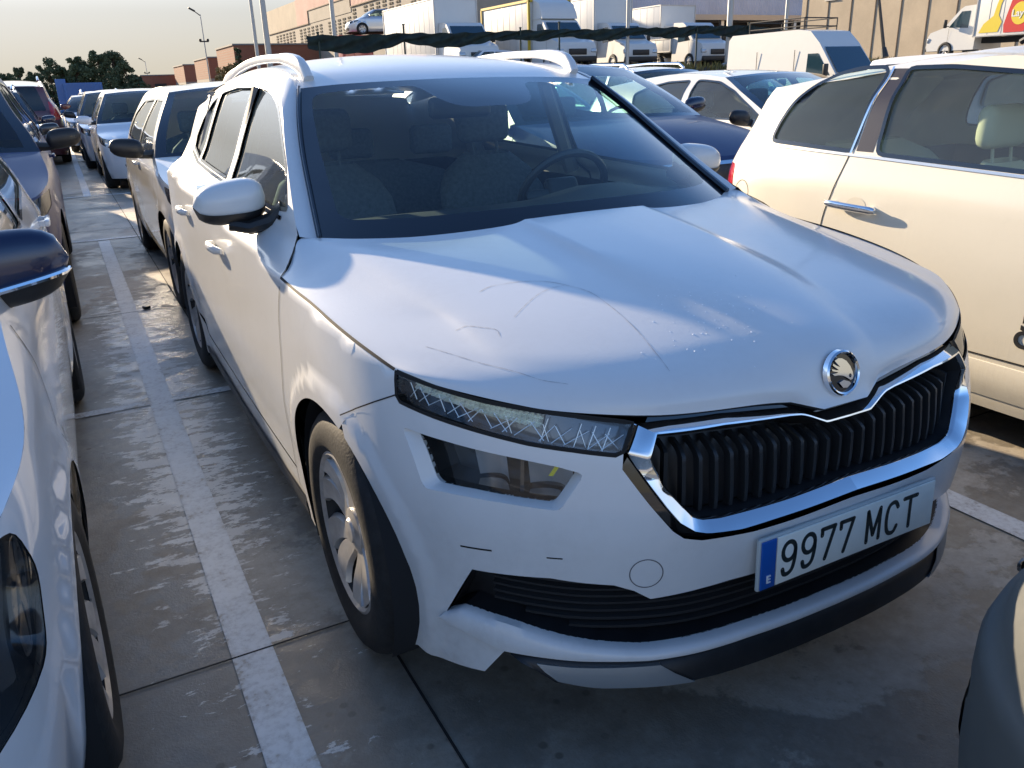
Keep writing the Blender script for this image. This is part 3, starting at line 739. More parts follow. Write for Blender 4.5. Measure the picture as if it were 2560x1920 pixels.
def tub(w, S, zb):
    y0, y1 = S['ay'] + .02, S['L'] - .42; x = w - .10; z0, z1 = .34, zb - .03
    vs = [(-x, y0, z1), (x, y0, z1), (x, y1, z1), (-x, y1, z1), (-x, y0, z0), (x, y0, z0), (x, y1, z0), (-x, y1, z0)]
    return vs, [(4, 5, 6, 7), (0, 1, 5, 4), (1, 2, 6, 5), (2, 3, 7, 6), (3, 0, 4, 7)]
def side_windows(S, inset=.035, bp=(.06,), post=None):
    pass
def std_spec(L=4.1, W=1.76, H=1.47, fo=.82, wb=2.55, r=.315, belt=.98, zf=.74, zc=.98, ay=1.15, ty=1.85, ry=3.35, **k):
    S = dict(L=L, W=W, H=H, fo=fo, wb=wb, r=r, belt=belt, zf=zf, zc=zc, ay=ay, ty=ty, ry=ry)
    b = belt + .02; t = H - .155; mid = k.pop('bpil', ty + .62)
    S['win'] = [[(ay + .20, b), (ay + .42, b + (t - b) * .45), (ty + .06, t), (mid - .04, t + .008), (mid - .03, b)],
                [(mid + .05, b), (mid + .04, t + .008), (ry - .30, t - .01), (ry + .03, t - .13), (ry + .0, b + .05)]]
    S['lamp'] = [('s', .46, zf + .045), ('s', .64, zf + .06), ('s', .56, zf - .03), ('f', W * .40, zf - .12), ('f', W * .31, zf - .12), ('f', W * .33, zf - .03)]
    S['tail'] = [('s', L - .30, belt - .04), ('s', L - .34, belt - .16), ('r', W * .40, belt - .28), ('r', W * .36, belt - .05)]
    S['grille'] = [dict(poly=[(-W * .22, zf - .06), (W * .22, zf - .06), (W * .2, zf - .17), (-W * .2, zf - .17)], chrome=.012),
                   dict(poly=[(-W * .33, .40), (W * .33, .40), (W * .28, .24), (-W * .28, .24)])]
    S['doors'] = [[(ay + .02, .30), (ay - .04, .6), (ay + .0, zc - .04)], [(mid, .26), (mid + .01, .6), (mid, belt)], [(fo + wb - .36, .55), (ry - .25, .75), (ry - .1, belt)],
                  [(ay + .02, .27), (mid, .25), (fo + wb - .42, .27)]]
    S['handles'] = [(mid - .18, belt - .10), (ry - .22, belt - .08)]
    S.update(k); return S

# ------------------------------------------------------------------ the white crossover in the middle
def build_crossover():
    root = empty('crossover_car', (0, 0, 0)); tag(root, 'large central white crossover with ribbed grille, chrome frame and plate 9977 MCT', 'car')
    S = Sh2(KSH); T = KSH
    A_ = lambda k: np.array(D[k], float)
    def side(q, s): q = np.array(q, float); return q * [s, 1]
    arc = lambda yc, ra, a0, a1, n=24: [(T.us(yc + math.cos(a) * ra), .325 + math.sin(a) * ra) for a in np.linspace(a0, a1, n)]
    RA = .358
    ub = lambda y, z: (T.us(y), z)
    # --- outlines in (u,z), positive side
    shut = catmull(A_('shut'), 24); fe = A_('front_edge'); gap_up = catmull(A_('gap_up'), 8); gap_dn = catmull(A_('gap_down')[:7], 16)
    gap_dn = np.vstack([gap_dn, [ub(1.345, .40), ub(1.37, .30)]])
    lamp = A_('lamp'); low = A_('low_rec'); lowl = A_('low_lamp')
    fb = A_('fb_gap'); 
    ang = lambda p: math.atan2(p[1] - .325, float(np.interp(p[0], T.u, T.o[:, 1])) - .86)
    aF = ang(fb[-1])               # where the bumper/fender gap meets the arch (angle >90deg means ahead: y smaller)
    # front arch runs from bottom ahead of wheel up and over to bottom behind
    a_bot = math.pi + math.asin((.325 - .17) / RA)
    arch_bump = arc(.86, RA, a_bot, aF, 20)          # bottom ahead -> gap
    arch_fend = arc(.86, RA, aF, -.42, 26)           # gap -> behind the wheel low
    # --- bumper
    grille_out = np.vstack([A_('chrome_out_low')[:1] + [.004, 0], A_('sur_low')[:], [(0, .558)]])
    it = A_('intake_top'); lt = A_('lip_top'); lb = A_('lip_bot')
    half_top = [(0, .557)] + [tuple(p) for p in A_('sur_low')[::-1][:-1]] + [tuple(A_('sur_low')[0])]
    lamp_low = A_('lamp')[[9, 8, 7, 6, 5, 4, 3, 2, 1]]          # inner bottom -> outer lower -> up to the corner
    arch_pts = arch_bump
    cb = [(T.uf(.70), .165), (T.uf(.60), .20)]
    itop = [(0, .445), (T.uf(.30), .443)] + [tuple(p) for p in it[::-1][1:]]       # centre -> outer top corner
    itop = [p for p in itop if True]
    ltop = [tuple(p) for p in lt[:-1]] + [(T.uf(.25), .305), (0, .305)]            # outer -> centre
    h = .02
    up_half = half_top + [tuple(p) for p in lamp_low] + [tuple(p) for p in fb[1:]] + [tuple(p) for p in arch_bump[::-1][1:]] + [tuple(p) for p in A_('corner_bot')[:4]] + [tuple(lb[2]), tuple(lb[1]), tuple(lb[0])] + [tuple(lt[0])] + [tuple(p) for p in itop[::-1]]
    full = lambda hp: np.array(list(hp) + mirror_uv(hp[::-1])[1:-1]) if abs(hp[0][0]) < 1e-9 and abs(hp[-1][0]) < 1e-9 else np.array(hp)
    lr = rounded(low, .012, 3)
    bum = S.panel('front_bumper', full(up_half), [lr, side(lr, -1)[::-1]], WHITE, root, h, depth=.02)
    lip_half = ltop[::-1] + [tuple(lb[0])] + [tuple(p) for p in lb[1:-1]] + [(T.uf(.25), .272), (0, .272)]
    # lip stands proud: 3 rows loft
    def strip(name, upper, lower, off0, off1, mat, parent, mid=None, n=120, under=.03):
        a, b = resamp(np.array(full_line(upper)), n), resamp(np.array(full_line(lower)), n); rows = []
        for t, o in ((0, off0 - .02), (0, off0), (.25, off0 + (off1 - off0) * .7), (.7, off1), (1, off1 - .002), (1, off1 - under)):
            q = a * (1 - t) + b * t; rows.append(S.P(q[:, 0], q[:, 1], o))
        m = MB(); m.grid(rows); return m.build(name, mat, parent, sharp=50)
    def full_line(hp): hp = [tuple(p) for p in hp]; return mirror_uv(hp)[:-1] + hp[::-1] if abs(hp[-1][0]) < 1e-9 else hp
    strip('bumper_lip', ltop, [(p[0], p[1] + .010) for p in lb[:-1]] + [(T.uf(.25), .286), (0, .286)], .0, .016, WHITE, root)
    # black spoiler with silver-grey skid inserts, colour darkened for the shade below the lip
    spt = [(p[0], p[1] + .004) for p in lb[2:-1]] + [(T.uf(.25), .278), (0, .278)]
    spb = [(T.uf(.67), .240), (T.uf(.63), .212), (T.uf(.5), .208), (T.uf(.25), .212), (0, .212)]
    sp = strip('spoiler', spt, spb, -.012, .012, BLACKP, root, under=.06)
    for s in (-1, 1):
        a = resamp(np.array([(T.uf(.66), .252), (T.uf(.56), .257), (T.uf(.44), .259)]), 20); b = resamp(np.array([(T.uf(.625), .220), (T.uf(.56), .212), (T.uf(.37), .2115)]), 20)
        rows = [S.P(s * (a * (1 - t) + b * t)[:, 0], (a * (1 - t) + b * t)[:, 1], o) for t, o in ((0, .0), (0, .010), (.4, .016), (1, .0165), (1, -.02))]
        m = MB(); m.grid(rows); m.build('skid_insert', simple('shaded_silver_trim', (.26, .28, .29), .4, .4), sp, sharp=50)
    # intake mesh behind
    ip = np.array(itop + [tuple(p) for p in ltop]); ipf = full_closed(itop, ltop)
    S.panel('lower_intake', ipf, [], BLACKP, root, .03, off=-.07)
    q = dense(ipf, .03)
    for k in range(0): pass
    m = MB()
    for zz in np.linspace(.315, .445, 8):
        xs = np.linspace(-.74, .74, 60); u = np.array([math.copysign(T.uf(abs(x)), x) for x in xs]); pts = np.stack([u, np.full(60, zz)], 1)
        k = inside(pts, ipf)
        runs = [i for i in range(60) if k[i]]
        if len(runs) > 2:
            u_ = u[runs[0]:runs[-1] + 1]; m.grid([S.P(u_, zz + .004, -.065), S.P(u_, zz + .003, -.050), S.P(u_, zz - .003, -.050), S.P(u_, zz - .004, -.065)])
    m.build('intake_slats', simple('matt_black', (.016, .017, .019), .8), bpy.data.objects['lower_intake'] if 'lower_intake' in bpy.data.objects else root, sharp=40)
    S.wall('intake_wall', ipf, .018, .075, BLACKP, root)
    # scratches / facet edge lines on the bumper
    for a, b, wd in (((.762, .51), (.719, .517), .004), ((.64, .521), (.616, .522), .003)):
        m = MB(); m.grid(S.ribbon([(-T.uf(a[0]), a[1]), (-T.uf(b[0]), b[1])], wd, .0006))
        m.build('scrape_mark', SEAM, bum, sharp=None)
    # tow eye cover ring
    for s in (-1,):
        tc = A_('tow'); cu, cz = tc[:, 0].mean(), tc[:, 1].mean()
        q = [(-(cu + .033 * math.cos(a)), cz + .033 * math.sin(a)) for a in np.linspace(0, 2 * math.pi, 40)]
        m = MB(); m.grid(S.ribbon(q, .0022, .0005)); m.build('tow_cover', simple('gap_grey', (.12, .12, .13), .7), bum, sharp=None)
    # --- fenders, doors, quarters
    for s in (-1, 1):
        f_poly = [tuple(p) for p in shut] + [tuple(p) for p in gap_dn[1:]] + [ub(1.37, .215)] + [tuple(p) for p in arch_fend[::-1]] + [tuple(p) for p in fb[::-1][1:]] + [tuple(lamp[1]), ]
        S.panel('front_wing', side(f_poly, s), [], WHITE, root, .022, depth=.012)
        dfr = catmull(A_('dframe'), 40); yy = np.interp(dfr[:, 0], T.u, T.o[:, 1])
        iB = int(np.argmin(abs(yy - 2.38)))
        bgap = [ub(2.38, float(dfr[iB, 1])), ub(2.38, 1.08), ub(2.38, .75), ub(2.36, .5), ub(2.32, .30)]
        win = [ub(*p) for p in [(1.47, 1.066), (1.61, 1.180), (1.72, 1.242), (1.815, 1.295), (1.90, 1.337), (1.965, 1.360), (2.06, 1.384), (2.16, 1.399), (2.33, 1.410), (2.33, 1.078), (1.9, 1.062), (1.65, 1.054)]]
        win2 = [ub(*p) for p in [(2.43, 1.411), (2.76, 1.413), (3.022, 1.397), (3.09, 1.387), (3.12, 1.104), (2.76, 1.090), (2.43, 1.080)]]
        win3 = [ub(*p) for p in [(3.15, 1.376), (3.263, 1.350), (3.42, 1.27), (3.50, 1.19), (3.45, 1.145), (3.18, 1.108)]]
        fd = [tuple(p) for p in gap_up[::-1]] + [tuple(p) for p in gap_dn[1:]] + [ub(2.32, .30)] + bgap[::-1][1:] + [tuple(p) for p in dfr[:iB][::-1]][:-1]
        fdo = S.panel('front_door', side(fd, s), [side(win, s)], WHITE, root, .025, depth=.01, lines=[side(A_('tornado')[:2], s)] if 0 else ())
        a2 = arc(3.51, RA, math.pi - .05, math.pi * .5 + .25, 12)
        ig = int(np.argmin(abs(yy - 3.09)))
        cgap = [ub(3.05, .36), a2[2], a2[6], a2[9], ub(3.30, .78), ub(3.44, .95), ub(3.52, 1.08), ub(3.56, 1.20), ub(3.47, 1.32), ub(3.32, 1.375)]
        rearroof = [ub(3.32, 1.375)] + [tuple(p) for p in dfr[iB + 1:][::-1] if float(np.interp(p[0], T.u, T.o[:, 1])) < 3.2]
        rd = [bgap[0]] + bgap[1:] + [ub(3.02, .31)] + cgap + rearroof[1:]
        rdo = S.panel('rear_door', side(rd, s), [side(win2, s), side(win3, s)], WHITE, root, .03, depth=.01)
        # quarter + sill + rear
        tl = dfr[-1]
        a_full = arc(3.51, RA, math.pi + .42, -.42, 26)
        qt = [ub(1.375, .292), ub(2.30, .292), ub(3.03, .30)] + cgap[1:] + [ub(3.34, 1.380), ub(3.6, 1.345), (T.ur(.80), 1.29), (T.ur(.6), 1.33), (T.L, 1.36), (T.L, .22), (T.ur(.6), .2), ub(3.9, .2)] + a_full[::-1] + [ub(3.0, .185), ub(2.2, .18), ub(1.37, .19)]
        S.panel('quarter_panel', side(qt, s), [], WHITE, root, .035)
        for q, par in ((win, fdo), (win2, rdo), (win3, rdo)):
            wo_ = S.panel('window', side(q, s), [], SG, par, .05, off=-.008)
            m = MB(); qq = np.vstack([side(q, s), side(q, s)[:1]]); m.grid(S.ribbon(dense(qq, .02, False), .012, .0015)); m.build('window_seal', FRIT, wo_, sharp=None)
        # bright belt strip and black sill cladding, arch lips
        m = MB(); m.grid(S.ribbon([(s * a, b - .014) for a, b in [ub(1.5, 1.052), ub(1.9, 1.060), ub(2.7, 1.086), ub(3.18, 1.106), ub(3.45, 1.14)]], .012, .004)); m.build('belt_strip', FRIT, root, sharp=None)
        m = MB(); m.grid(S.ribbon([(s * a, b) for a, b in [ub(1.25, .20), ub(2.2, .185), ub(3.12, .2)]], .06, .006)); m.build('sill_cladding', BLACKP, root, sharp=None)
        # pillar/roof edge strip between door frame and roof skin
        dd = np.vstack([S.P(s * dfr[:, 0], dfr[:, 1]), S.P(s * np.array([ub(3.34, 1.385)[0], ub(3.6, 1.345)[0], T.ur(.80)]), np.array([1.382, 1.345, 1.29]))])
        ws = [(.745, 1.295, 1.003), (.713, 1.465, 1.101), (.677, 1.647, 1.212), (.641, 1.787, 1.303), (.592, 1.936, 1.397), (.565, 2.06, 1.438), (.55, 2.3, 1.468), (.545, 2.7, 1.478), (.55, 3.2, 1.452), (.565, 3.6, 1.405), (.58, 3.85, 1.36)]
        ws = np.array(ws) * [s, 1, 1]
        a, b = catmull(dd, 90), catmull(ws, 90); rows = []
        nb = S.N(s * dfr[:, 0], dfr[:, 1])
        for t in np.linspace(0, 1, 9):
            fade = np.clip(1.25 - np.arange(90) / 34, .25, 1)[:, None]; c_ = b + np.array([s * .034, .004, .0]) * fade
            q = a * (1 - t) ** 2 + 2 * t * (1 - t) * c_ + b * t * t; bl = math.sin(math.pi * t) * .004
            q = q + np.stack([s * np.full(90, bl), -bl * .8 * np.clip(1 - np.arange(90) / 40, 0, 1), np.full(90, bl * .9)], 1); rows.append(q)
        m = MB(); m.grid(rows); m.build('roof_pillar', WHITE, root, sharp=None)
        # handles
        for (y, z, nm) in ((2.15, .866, 'door_handle'), (3.0, .90, 'door_handle')):
            p = S.P(s * T.us(y), z, .030); m = MB()
            m.tube([(p[0] - s * .022, p[1] - .10, p[2] - .004), (p[0] - s * .002, p[1] - .07, p[2]), (p[0] + s * .004, p[1], p[2] + .002), (p[0] - s * .002, p[1] + .06, p[2]), (p[0] - s * .022, p[1] + .09, p[2])], [.010, .016, .017, .016, .010], 10, flat=.7)
            m.build(nm, WHITE, fdo if y < 2.5 else rdo, sharp=50)
        for yc in (.86, 3.51):
            make_wheel(root, s * (.885 - .1025), yc, .325, s, .212, ALLOY, 'swirl', width=.205, spokes=5)
            m = MB(); A1 = [(s * .872, yc + math.cos(a) * RA, .325 + math.sin(a) * RA) for a in np.linspace(-.5, math.pi + .5, 30)]
            m.grid([A1, [(s * .60, y_, z_) for _, y_, z_ in A1]]); m.add([(s * .60, y_, z_) for _, y_, z_ in A1], [tuple(range(30))]); m.build('wheel_liner', UNDER, root, sharp=None)
    # --- bonnet
    N = 60
    cols = []
    E3 = lambda q: S.P(q[:, 0], q[:, 1])
    fe3 = E3(fe)[::-1]                       # inner (x .133) -> outer (x .812)
    def fedge(x):
        pts = np.vstack([[(0, .088, .757), (.064, .088, .757), (.095, .097, .768)], fe3]); return tuple(np.interp(x, pts[:, 0], pts[:, i]) for i in range(3))
    C = {}
    C[0] = [fedge(0), (0, .098, .775), (0, .112, .81), (0, .132, .856), (0, .168, .881), (0, .235, .906), (0, .37, .940), (0, .58, .976), (0, .82, 1.008), (0, 1.06, 1.034)]
    C[1] = [fedge(.064), (.066, .099, .775), (.068, .113, .81), (.070, .134, .855), (.073, .172, .879), (.078, .24, .904), (.085, .37, .938), (.095, .58, .974), (.10, .82, 1.006), (.105, 1.062, 1.033)]
    C[2] = [fedge(.128), (.130, .115, .80), (.133, .138, .842), (.138, .186, .871), (.143, .235, .890), (.153, .291, .908), (.169, .369, .929), (.186, .466, .949), (.192, .581, .970), (.197, .717, .991), (.203, .882, 1.012), (.207, 1.066, 1.031)]
    C[3] = [fedge(.18), (.182, .130, .81), (.186, .155, .842), (.192, .20, .868), (.2, .26, .889), (.205, .32, .905), (.212, .40, .921), (.222, .5, .938), (.226, .62, .961), (.229, .76, .984), (.233, .90, 1.003), (.236, 1.07, 1.0215)]
    C[4] = [fedge(.42), (.423, .175, .82), (.427, .205, .850), (.432, .26, .874), (.44, .34, .893), (.45, .46, .916), (.455, .62, .942), (.465, .80, .966), (.475, .98, .988), (.485, 1.138, 1.004)]
    C[5] = [fedge(.60), (.603, .275, .832), (.607, .31, .856), (.61, .37, .877), (.615, .45, .896), (.622, .56, .915), (.63, .70, .938), (.64, .86, .959), (.645, 1.02, .980), (.65, 1.22, 1.003)]
    C[6] = [fedge(.66), (.662, .325, .838), (.664, .37, .858), (.664, .45, .878), (.663, .54, .896), (.665, .658, .9115), (.68, .721, .921), (.70, .813, .934), (.715, .931, .950), (.735, 1.14, .985), (.745, 1.295, 1.005)]
    C[7] = [fedge(.73), (.731, .40, .848), (.732, .45, .863), (.735, .53, .881), (.74, .62, .896), (.75, .74, .914), (.763, .88, .932), (.785, 1.03, .953), (.790, 1.16, .974), (.792, 1.293, 1.008)]
    C[8] = [tuple(p) for p in (E3(shut))[::1]]
    g_ = E3(gap_up)
    C[8] = [tuple(p) for p in E3(shut)] 
    C[75] = [fedge(.775), (.778, .46, .856), (.783, .55, .872), (.79, .65, .888), (.80, .78, .906), (.812, .92, .922), (.826, 1.06, .935), (.836, 1.16, .950), (.829, 1.236, .977)]
    order = [0, 1, 2, 3, 4, 5, 6, 7, 75, 8]
    rs = []
    for k in order:
        c_ = catmull(C[k], 260); 
        t = np.linspace(0, 1, N) ** 1.35; L_ = np.linspace(0, 1, 260); rs.append(np.stack([np.interp(t, L_, c_[:, i]) for i in range(3)], 1))
    rs = np.array(rs)                        # col x row x 3
    # cross interpolation: smooth within spans, crease at the power dome edge
    half = []
    for r_ in range(N):
        p = rs[:, r_]
        sp1 = catmull(np.vstack([mir(p[1]), p[0], p[1], p[2]]), 40); sp1 = sp1[int(np.argmin(abs(sp1[:, 0]))):]; sp1 = resamp(np.vstack([p[0], sp1[1:]]), 14)
        if r_ < 8:
            sp1 = resamp(np.vstack([p[0], p[1], p[2]]), 14) * (1 - r_ / 8) + sp1 * r_ / 8
        ext = catmull(p[2:], 56)
        half.append(np.vstack([sp1, ext[1:]]))
    half = np.array(half)
    for it in range(220):
        zc_ = half[:, :, 2]; d = np.zeros_like(zc_); d[1:-1] = (zc_[2:] + zc_[:-2]) / 2 - zc_[1:-1]
        wgt = np.clip((np.arange(N) - 16) / 10, 0, 1)[:, None]; half[:, :, 2] += .5 * d * wgt
    for it in range(30):                      # soften the nose across its whole width
        zc_ = half; d = np.zeros_like(zc_); d[:, 1:-1] = (zc_[:, 2:] + zc_[:, :-2]) / 2 - zc_[:, 1:-1]; d[:, 0, 1:] = (zc_[:, 1] - zc_[:, 0])[:, 1:]; d[:, :, 0] = 0
        wgt = (np.clip(np.arange(N) / 4, 0, 1) * np.clip((44 - np.arange(N)) / 14, 0, 1))[:, None, None]; half += .5 * d * wgt
    for it in range(50):                      # across, outside the dome edge only
        zc_ = half[:, :, 2]; d = np.zeros_like(zc_); d[:, 18:-1] = (zc_[:, 19:] + zc_[:, 17:-2]) / 2 - zc_[:, 18:-1]
        wgt = (np.clip((np.arange(N) - 3) / 12, 0, 1) * np.clip((N - 1 - np.arange(N)) / 8, 0, 1))[:, None]; half[:, :, 2] += .5 * d * wgt
    fullg = np.concatenate([mir(half)[:, ::-1], half[:, 1:]], 1)
    m = MB(); m.grid(fullg); bn = m.build('bonnet', WHITE, root, sharp=None)
    from mathutils.bvhtree import BVHTree
    bv = BVHTree.FromPolygons([tuple(v.co) for v in bn.data.vertices], [tuple(p.vertices) for p in bn.data.polygons])
    def drape(x, y):
        h_ = bv.ray_cast(Vector((x, y, 2)), Vector((0, 0, -1))); return (np.array(h_[0]), np.array(h_[1])) if h_[0] else None
    for q, wd in (([(-.539, .69), (-.503, .704), (-.467, .70), (-.428, .692), (-.373, .658), (-.345, .615), (-.322, .56), (-.322, .486), (-.328, .414), (-.339, .344), (-.356, .265), (-.364, .21)], .0016),
                  ([(-.532, .533), (-.488, .567), (-.437, .602), (-.394, .62), (-.352, .62)], .0012), ([(-.656, .567), (-.636, .564), (-.612, .536), (-.59, .505), (-.596, .477)], .0016),
                  ([(-.733, .553), (-.70, .487), (-.668, .424), (-.625, .354), (-.596, .309), (-.557, .273)], .0012)):
        cv = catmull(q, 60); A_r, B_r = [], []
        for i in range(60):
            d = cv[min(i + 1, 59)] - cv[max(i - 1, 0)]; d /= np.linalg.norm(d); nrm = np.array([-d[1], d[0]]) * wd * (.15 + .7 * abs(math.sin(i * 1.7) * math.sin(i * .37 + 1)))
            a_, b_2 = drape(*(cv[i] - nrm)), drape(*(cv[i] + nrm))
            if a_ and b_2: A_r.append(a_[0] + a_[1] * .0007); B_r.append(b_2[0] + b_2[1] * .0007)
        m = MB(); m.grid([A_r, B_r]); m.build('scratch', simple('scratch_grey', (.46, .46, .47), .7), bn, sharp=None)
    rnd = random.Random(12); m = MB()
    spots = [(-.19, .445), (-.175, .434), (-.149, .371), (-.134, .351), (-.117, .351), (-.11, .312), (-.134, .281), (-.129, .238), (-.177, .282), (-.223, .284), (-.288, .25), (-.382, .277), (-.368, .249), (-.293, .288), (-.304, .272)]
    for i in range(80):
        if i < 15: x, y = spots[i]
        elif i < 80: x, y = rnd.gauss(-.15, .07), rnd.gauss(.33, .08)
        else: x, y = rnd.uniform(-.86, -.70), rnd.uniform(.62, 1.12)
        h_ = drape(x, y)
        if not h_: continue
        p_, n_ = h_; r_ = rnd.uniform(.0008, .0024); a1 = np.cross(n_, [0, 1, 0]); a1 /= np.linalg.norm(a1); a2 = np.cross(n_, a1)
        ring = [[p_ + (a1 * math.cos(t_) + a2 * math.sin(t_)) * r_ * math.cos(e_) + n_ * (r_ * .55 * math.sin(e_)) for t_ in np.linspace(0, 2 * math.pi, 9)] for e_ in (0, .6, 1.15, 1.55)]
        m.grid(ring)
    m.build('water_drops', simple('water_drop', (.90, .92, .95), .08, coat=1), bn, sharp=None)['kind'] = 'stuff'  # drops coloured whitish, their sparkle is painted in
    edge = fullg[0]; m = MB(); m.grid([edge, edge + [0, .008, -.006], edge + [0, .05, -.015]]); m.build('bonnet_edge', SEAM, bn, sharp=None)
    # dark gap strips (bonnet shut line, bumper/wing, doors)
    for s in (-1, 1):
        m = MB()
        for q, wd in ((shut, .005), (gap_up, .005), (gap_dn[1:], .004), (fb, .003)): m.grid(S.ribbon(side(q, s), wd, .0015))
        m.build('shut_line', SEAM, root, sharp=None)
    # --- windscreen, roof
    wsp = np.array([(.745, 1.295, 1.003), (.713, 1.465, 1.101), (.677, 1.647, 1.212), (.641, 1.787, 1.303), (.592, 1.936, 1.397)])
    base = catmull([(-.745, 1.295, 1.003), (-.65, 1.225, 1.000), (-.485, 1.145, 1.000), (-.236, 1.085, 1.008), (0, 1.07, 1.012), (.236, 1.085, 1.008), (.485, 1.145, 1.000), (.65, 1.225, 1.000), (.745, 1.295, 1.003)], 61)
    hd = catmull([(-.592, 1.936, 1.397), (-.45, 1.900, 1.407), (-.2, 1.868, 1.414), (0, 1.862, 1.416), (.2, 1.868, 1.414), (.45, 1.900, 1.407), (.592, 1.936, 1.397)], 61)
    G = coons(base, hd, mir(wsp), wsp, 61, 41, (0, -.03, .028)); 
    def onG(V):
        u, v = np.clip(V[:, 0] / 1.4, 0, 1) * 60, np.clip(V[:, 1] / .8, 0, 1) * 40
        i, j = np.minimum(v.astype(int), 39), np.minimum(u.astype(int), 59); a, b = (v - i)[:, None], (u - j)[:, None]
        return (G[i, j] * (1 - a) * (1 - b) + G[i + 1, j] * a * (1 - b) + G[i, j + 1] * (1 - a) * b + G[i + 1, j + 1] * a * b)
    opening = [(.07, .085), (.45, .075), (.7, .07), (.95, .075), (1.33, .085), (1.345, .75), (.94, .755), (.90, .66), (.86, .60), (.80, .575), (.60, .575), (.54, .60), (.50, .66), (.46, .755), (.055, .75)]
    opening = rounded(opening, .05, 5)
    V, F = triangulate(opening, [], .035); me = mesh('windscreen', onG(V), F, WS, root, True, None)
    V, F = triangulate([(0, 0), (1.4, 0), (1.4, .8), (0, .8)], [opening], .03); mesh('windscreen_border', onG(V), F, FRIT, me, True, None)
    m = MB()
    for s in (-1, 1):
        m.tube([tuple(p * [s, 1, 1] + [s * -.006, -.012, .006]) for p in catmull(wsp, 30)], .011 if s > 0 else .005, 6)
        m.build('windscreen_trim', FRIT, root); m = MB()
    m = MB(); m.grid([base + [0, .02, .004], base + [0, .015, -.03], base + [0, -.10, -.035]]); m.build('cowl', BLACKP, root, sharp=None)
    re_l = np.array([(.545, 2.3, 0)]); roofe = catmull([(.592, 1.936, 1.397), (.565, 2.06, 1.438), (.55, 2.3, 1.468), (.545, 2.7, 1.478), (.55, 3.2, 1.452), (.565, 3.6, 1.405), (.58, 3.85, 1.36)], 40)
    rtail = catmull([(-.58, 3.85, 1.36), (-.3, 3.92, 1.385), (0, 3.94, 1.39), (.3, 3.92, 1.385), (.58, 3.85, 1.36)], 41)
    mid = hermite([1.862, 1.95, 2.1, 2.3, 2.6, 2.9, 3.3, 3.94], [1.416, 1.442, 1.474, 1.501, 1.522, 1.522, 1.497, 1.39], np.linspace(1.862, 3.94, 40))
    Gr = coons(hd, rtail, mir(roofe), roofe, 61, 40)
    cz = Gr[:, 30, 2]; target = np.interp(Gr[:, 30, 1], np.linspace(1.862, 3.94, 40), mid)
    ux = np.linspace(-1, 1, 61); Gr[:, :, 2] += (target - cz)[:, None] * (1 - ux ** 2)[None] 
    m = MB(); m.grid(Gr); m.build('roof', WHITE, root, sharp=None)
    m = MB(); m.box((0, 4.0, 1.365), (1.1, .22, .03), bev=.01); m.build('roof_spoiler', WHITE, root)
    # rear window
    q = rounded([(T.ur(.62), 1.03), (T.ur(.55), 1.27), (2 * T.L - T.ur(.55), 1.27), (2 * T.L - T.ur(.62), 1.03)], .05, 5)
    V, F = triangulate(q, [], .06); u = np.where(V[:, 0] > T.L, -(2 * T.L - V[:, 0]), V[:, 0]); mesh('rear_window', S.P(u, V[:, 1], .004), F, glassm('lit_rear_glass', (.65, .8, .76), 1.45, .25, wet=True), root, True, None)
    # rails
    for s in (-1, 1):
        m = MB()
        ctr = catmull([(.535, 1.99, 1.418), (.540, 2.03, 1.462), (.545, 2.15, 1.492), (.548, 2.45, 1.508), (.550, 2.8, 1.505), (.552, 3.1, 1.482), (.554, 3.35, 1.445), (.555, 3.45, 1.41)], 40)
        rows = []
        for i, p in enumerate(ctr):
            d = ctr[min(i + 1, 39)] - ctr[max(i - 1, 0)]; d /= np.linalg.norm(d); up = np.cross([1, 0, 0], d); up = -up if up[2] < 0 else up
            e = min(i, 39 - i); hh = .016 + .016 * max(0, 1 - e / 9); ww = .014 + .004 * max(0, 1 - e / 6)
            rows.append([p * [s, 1, 1] + np.array([1, 0, 0]) * ww * math.copysign(abs(math.cos(a_)) ** .6, math.cos(a_)) + up * hh * math.copysign(abs(math.sin(a_)) ** .6, math.sin(a_)) for a_ in np.linspace(0, 2 * math.pi, 17)])
        m.grid(rows); m.add(rows[0][:-1], [tuple(range(16))]); m.add(rows[-1][:-1], [tuple(range(16))]); m.build('roof_rail', WHITE, root, sharp=60)
    crossover_front(root, S, T, A_, side, full_closed, lowl, lr)
    crossover_cabin(root)
    return root
def full_closed(upper_c2o, lower_o2c):
    """closed polygon across the centre: upper half curve centre->outer, lower outer->centre"""
    a = [tuple(p) for p in upper_c2o]; b = [tuple(p) for p in lower_o2c]
    right = a + b[1:] if np.allclose(a[-1], b[0]) else a + b
    left = mirror_uv(right)[::-1]
    return np.array(right + left[1:-1])

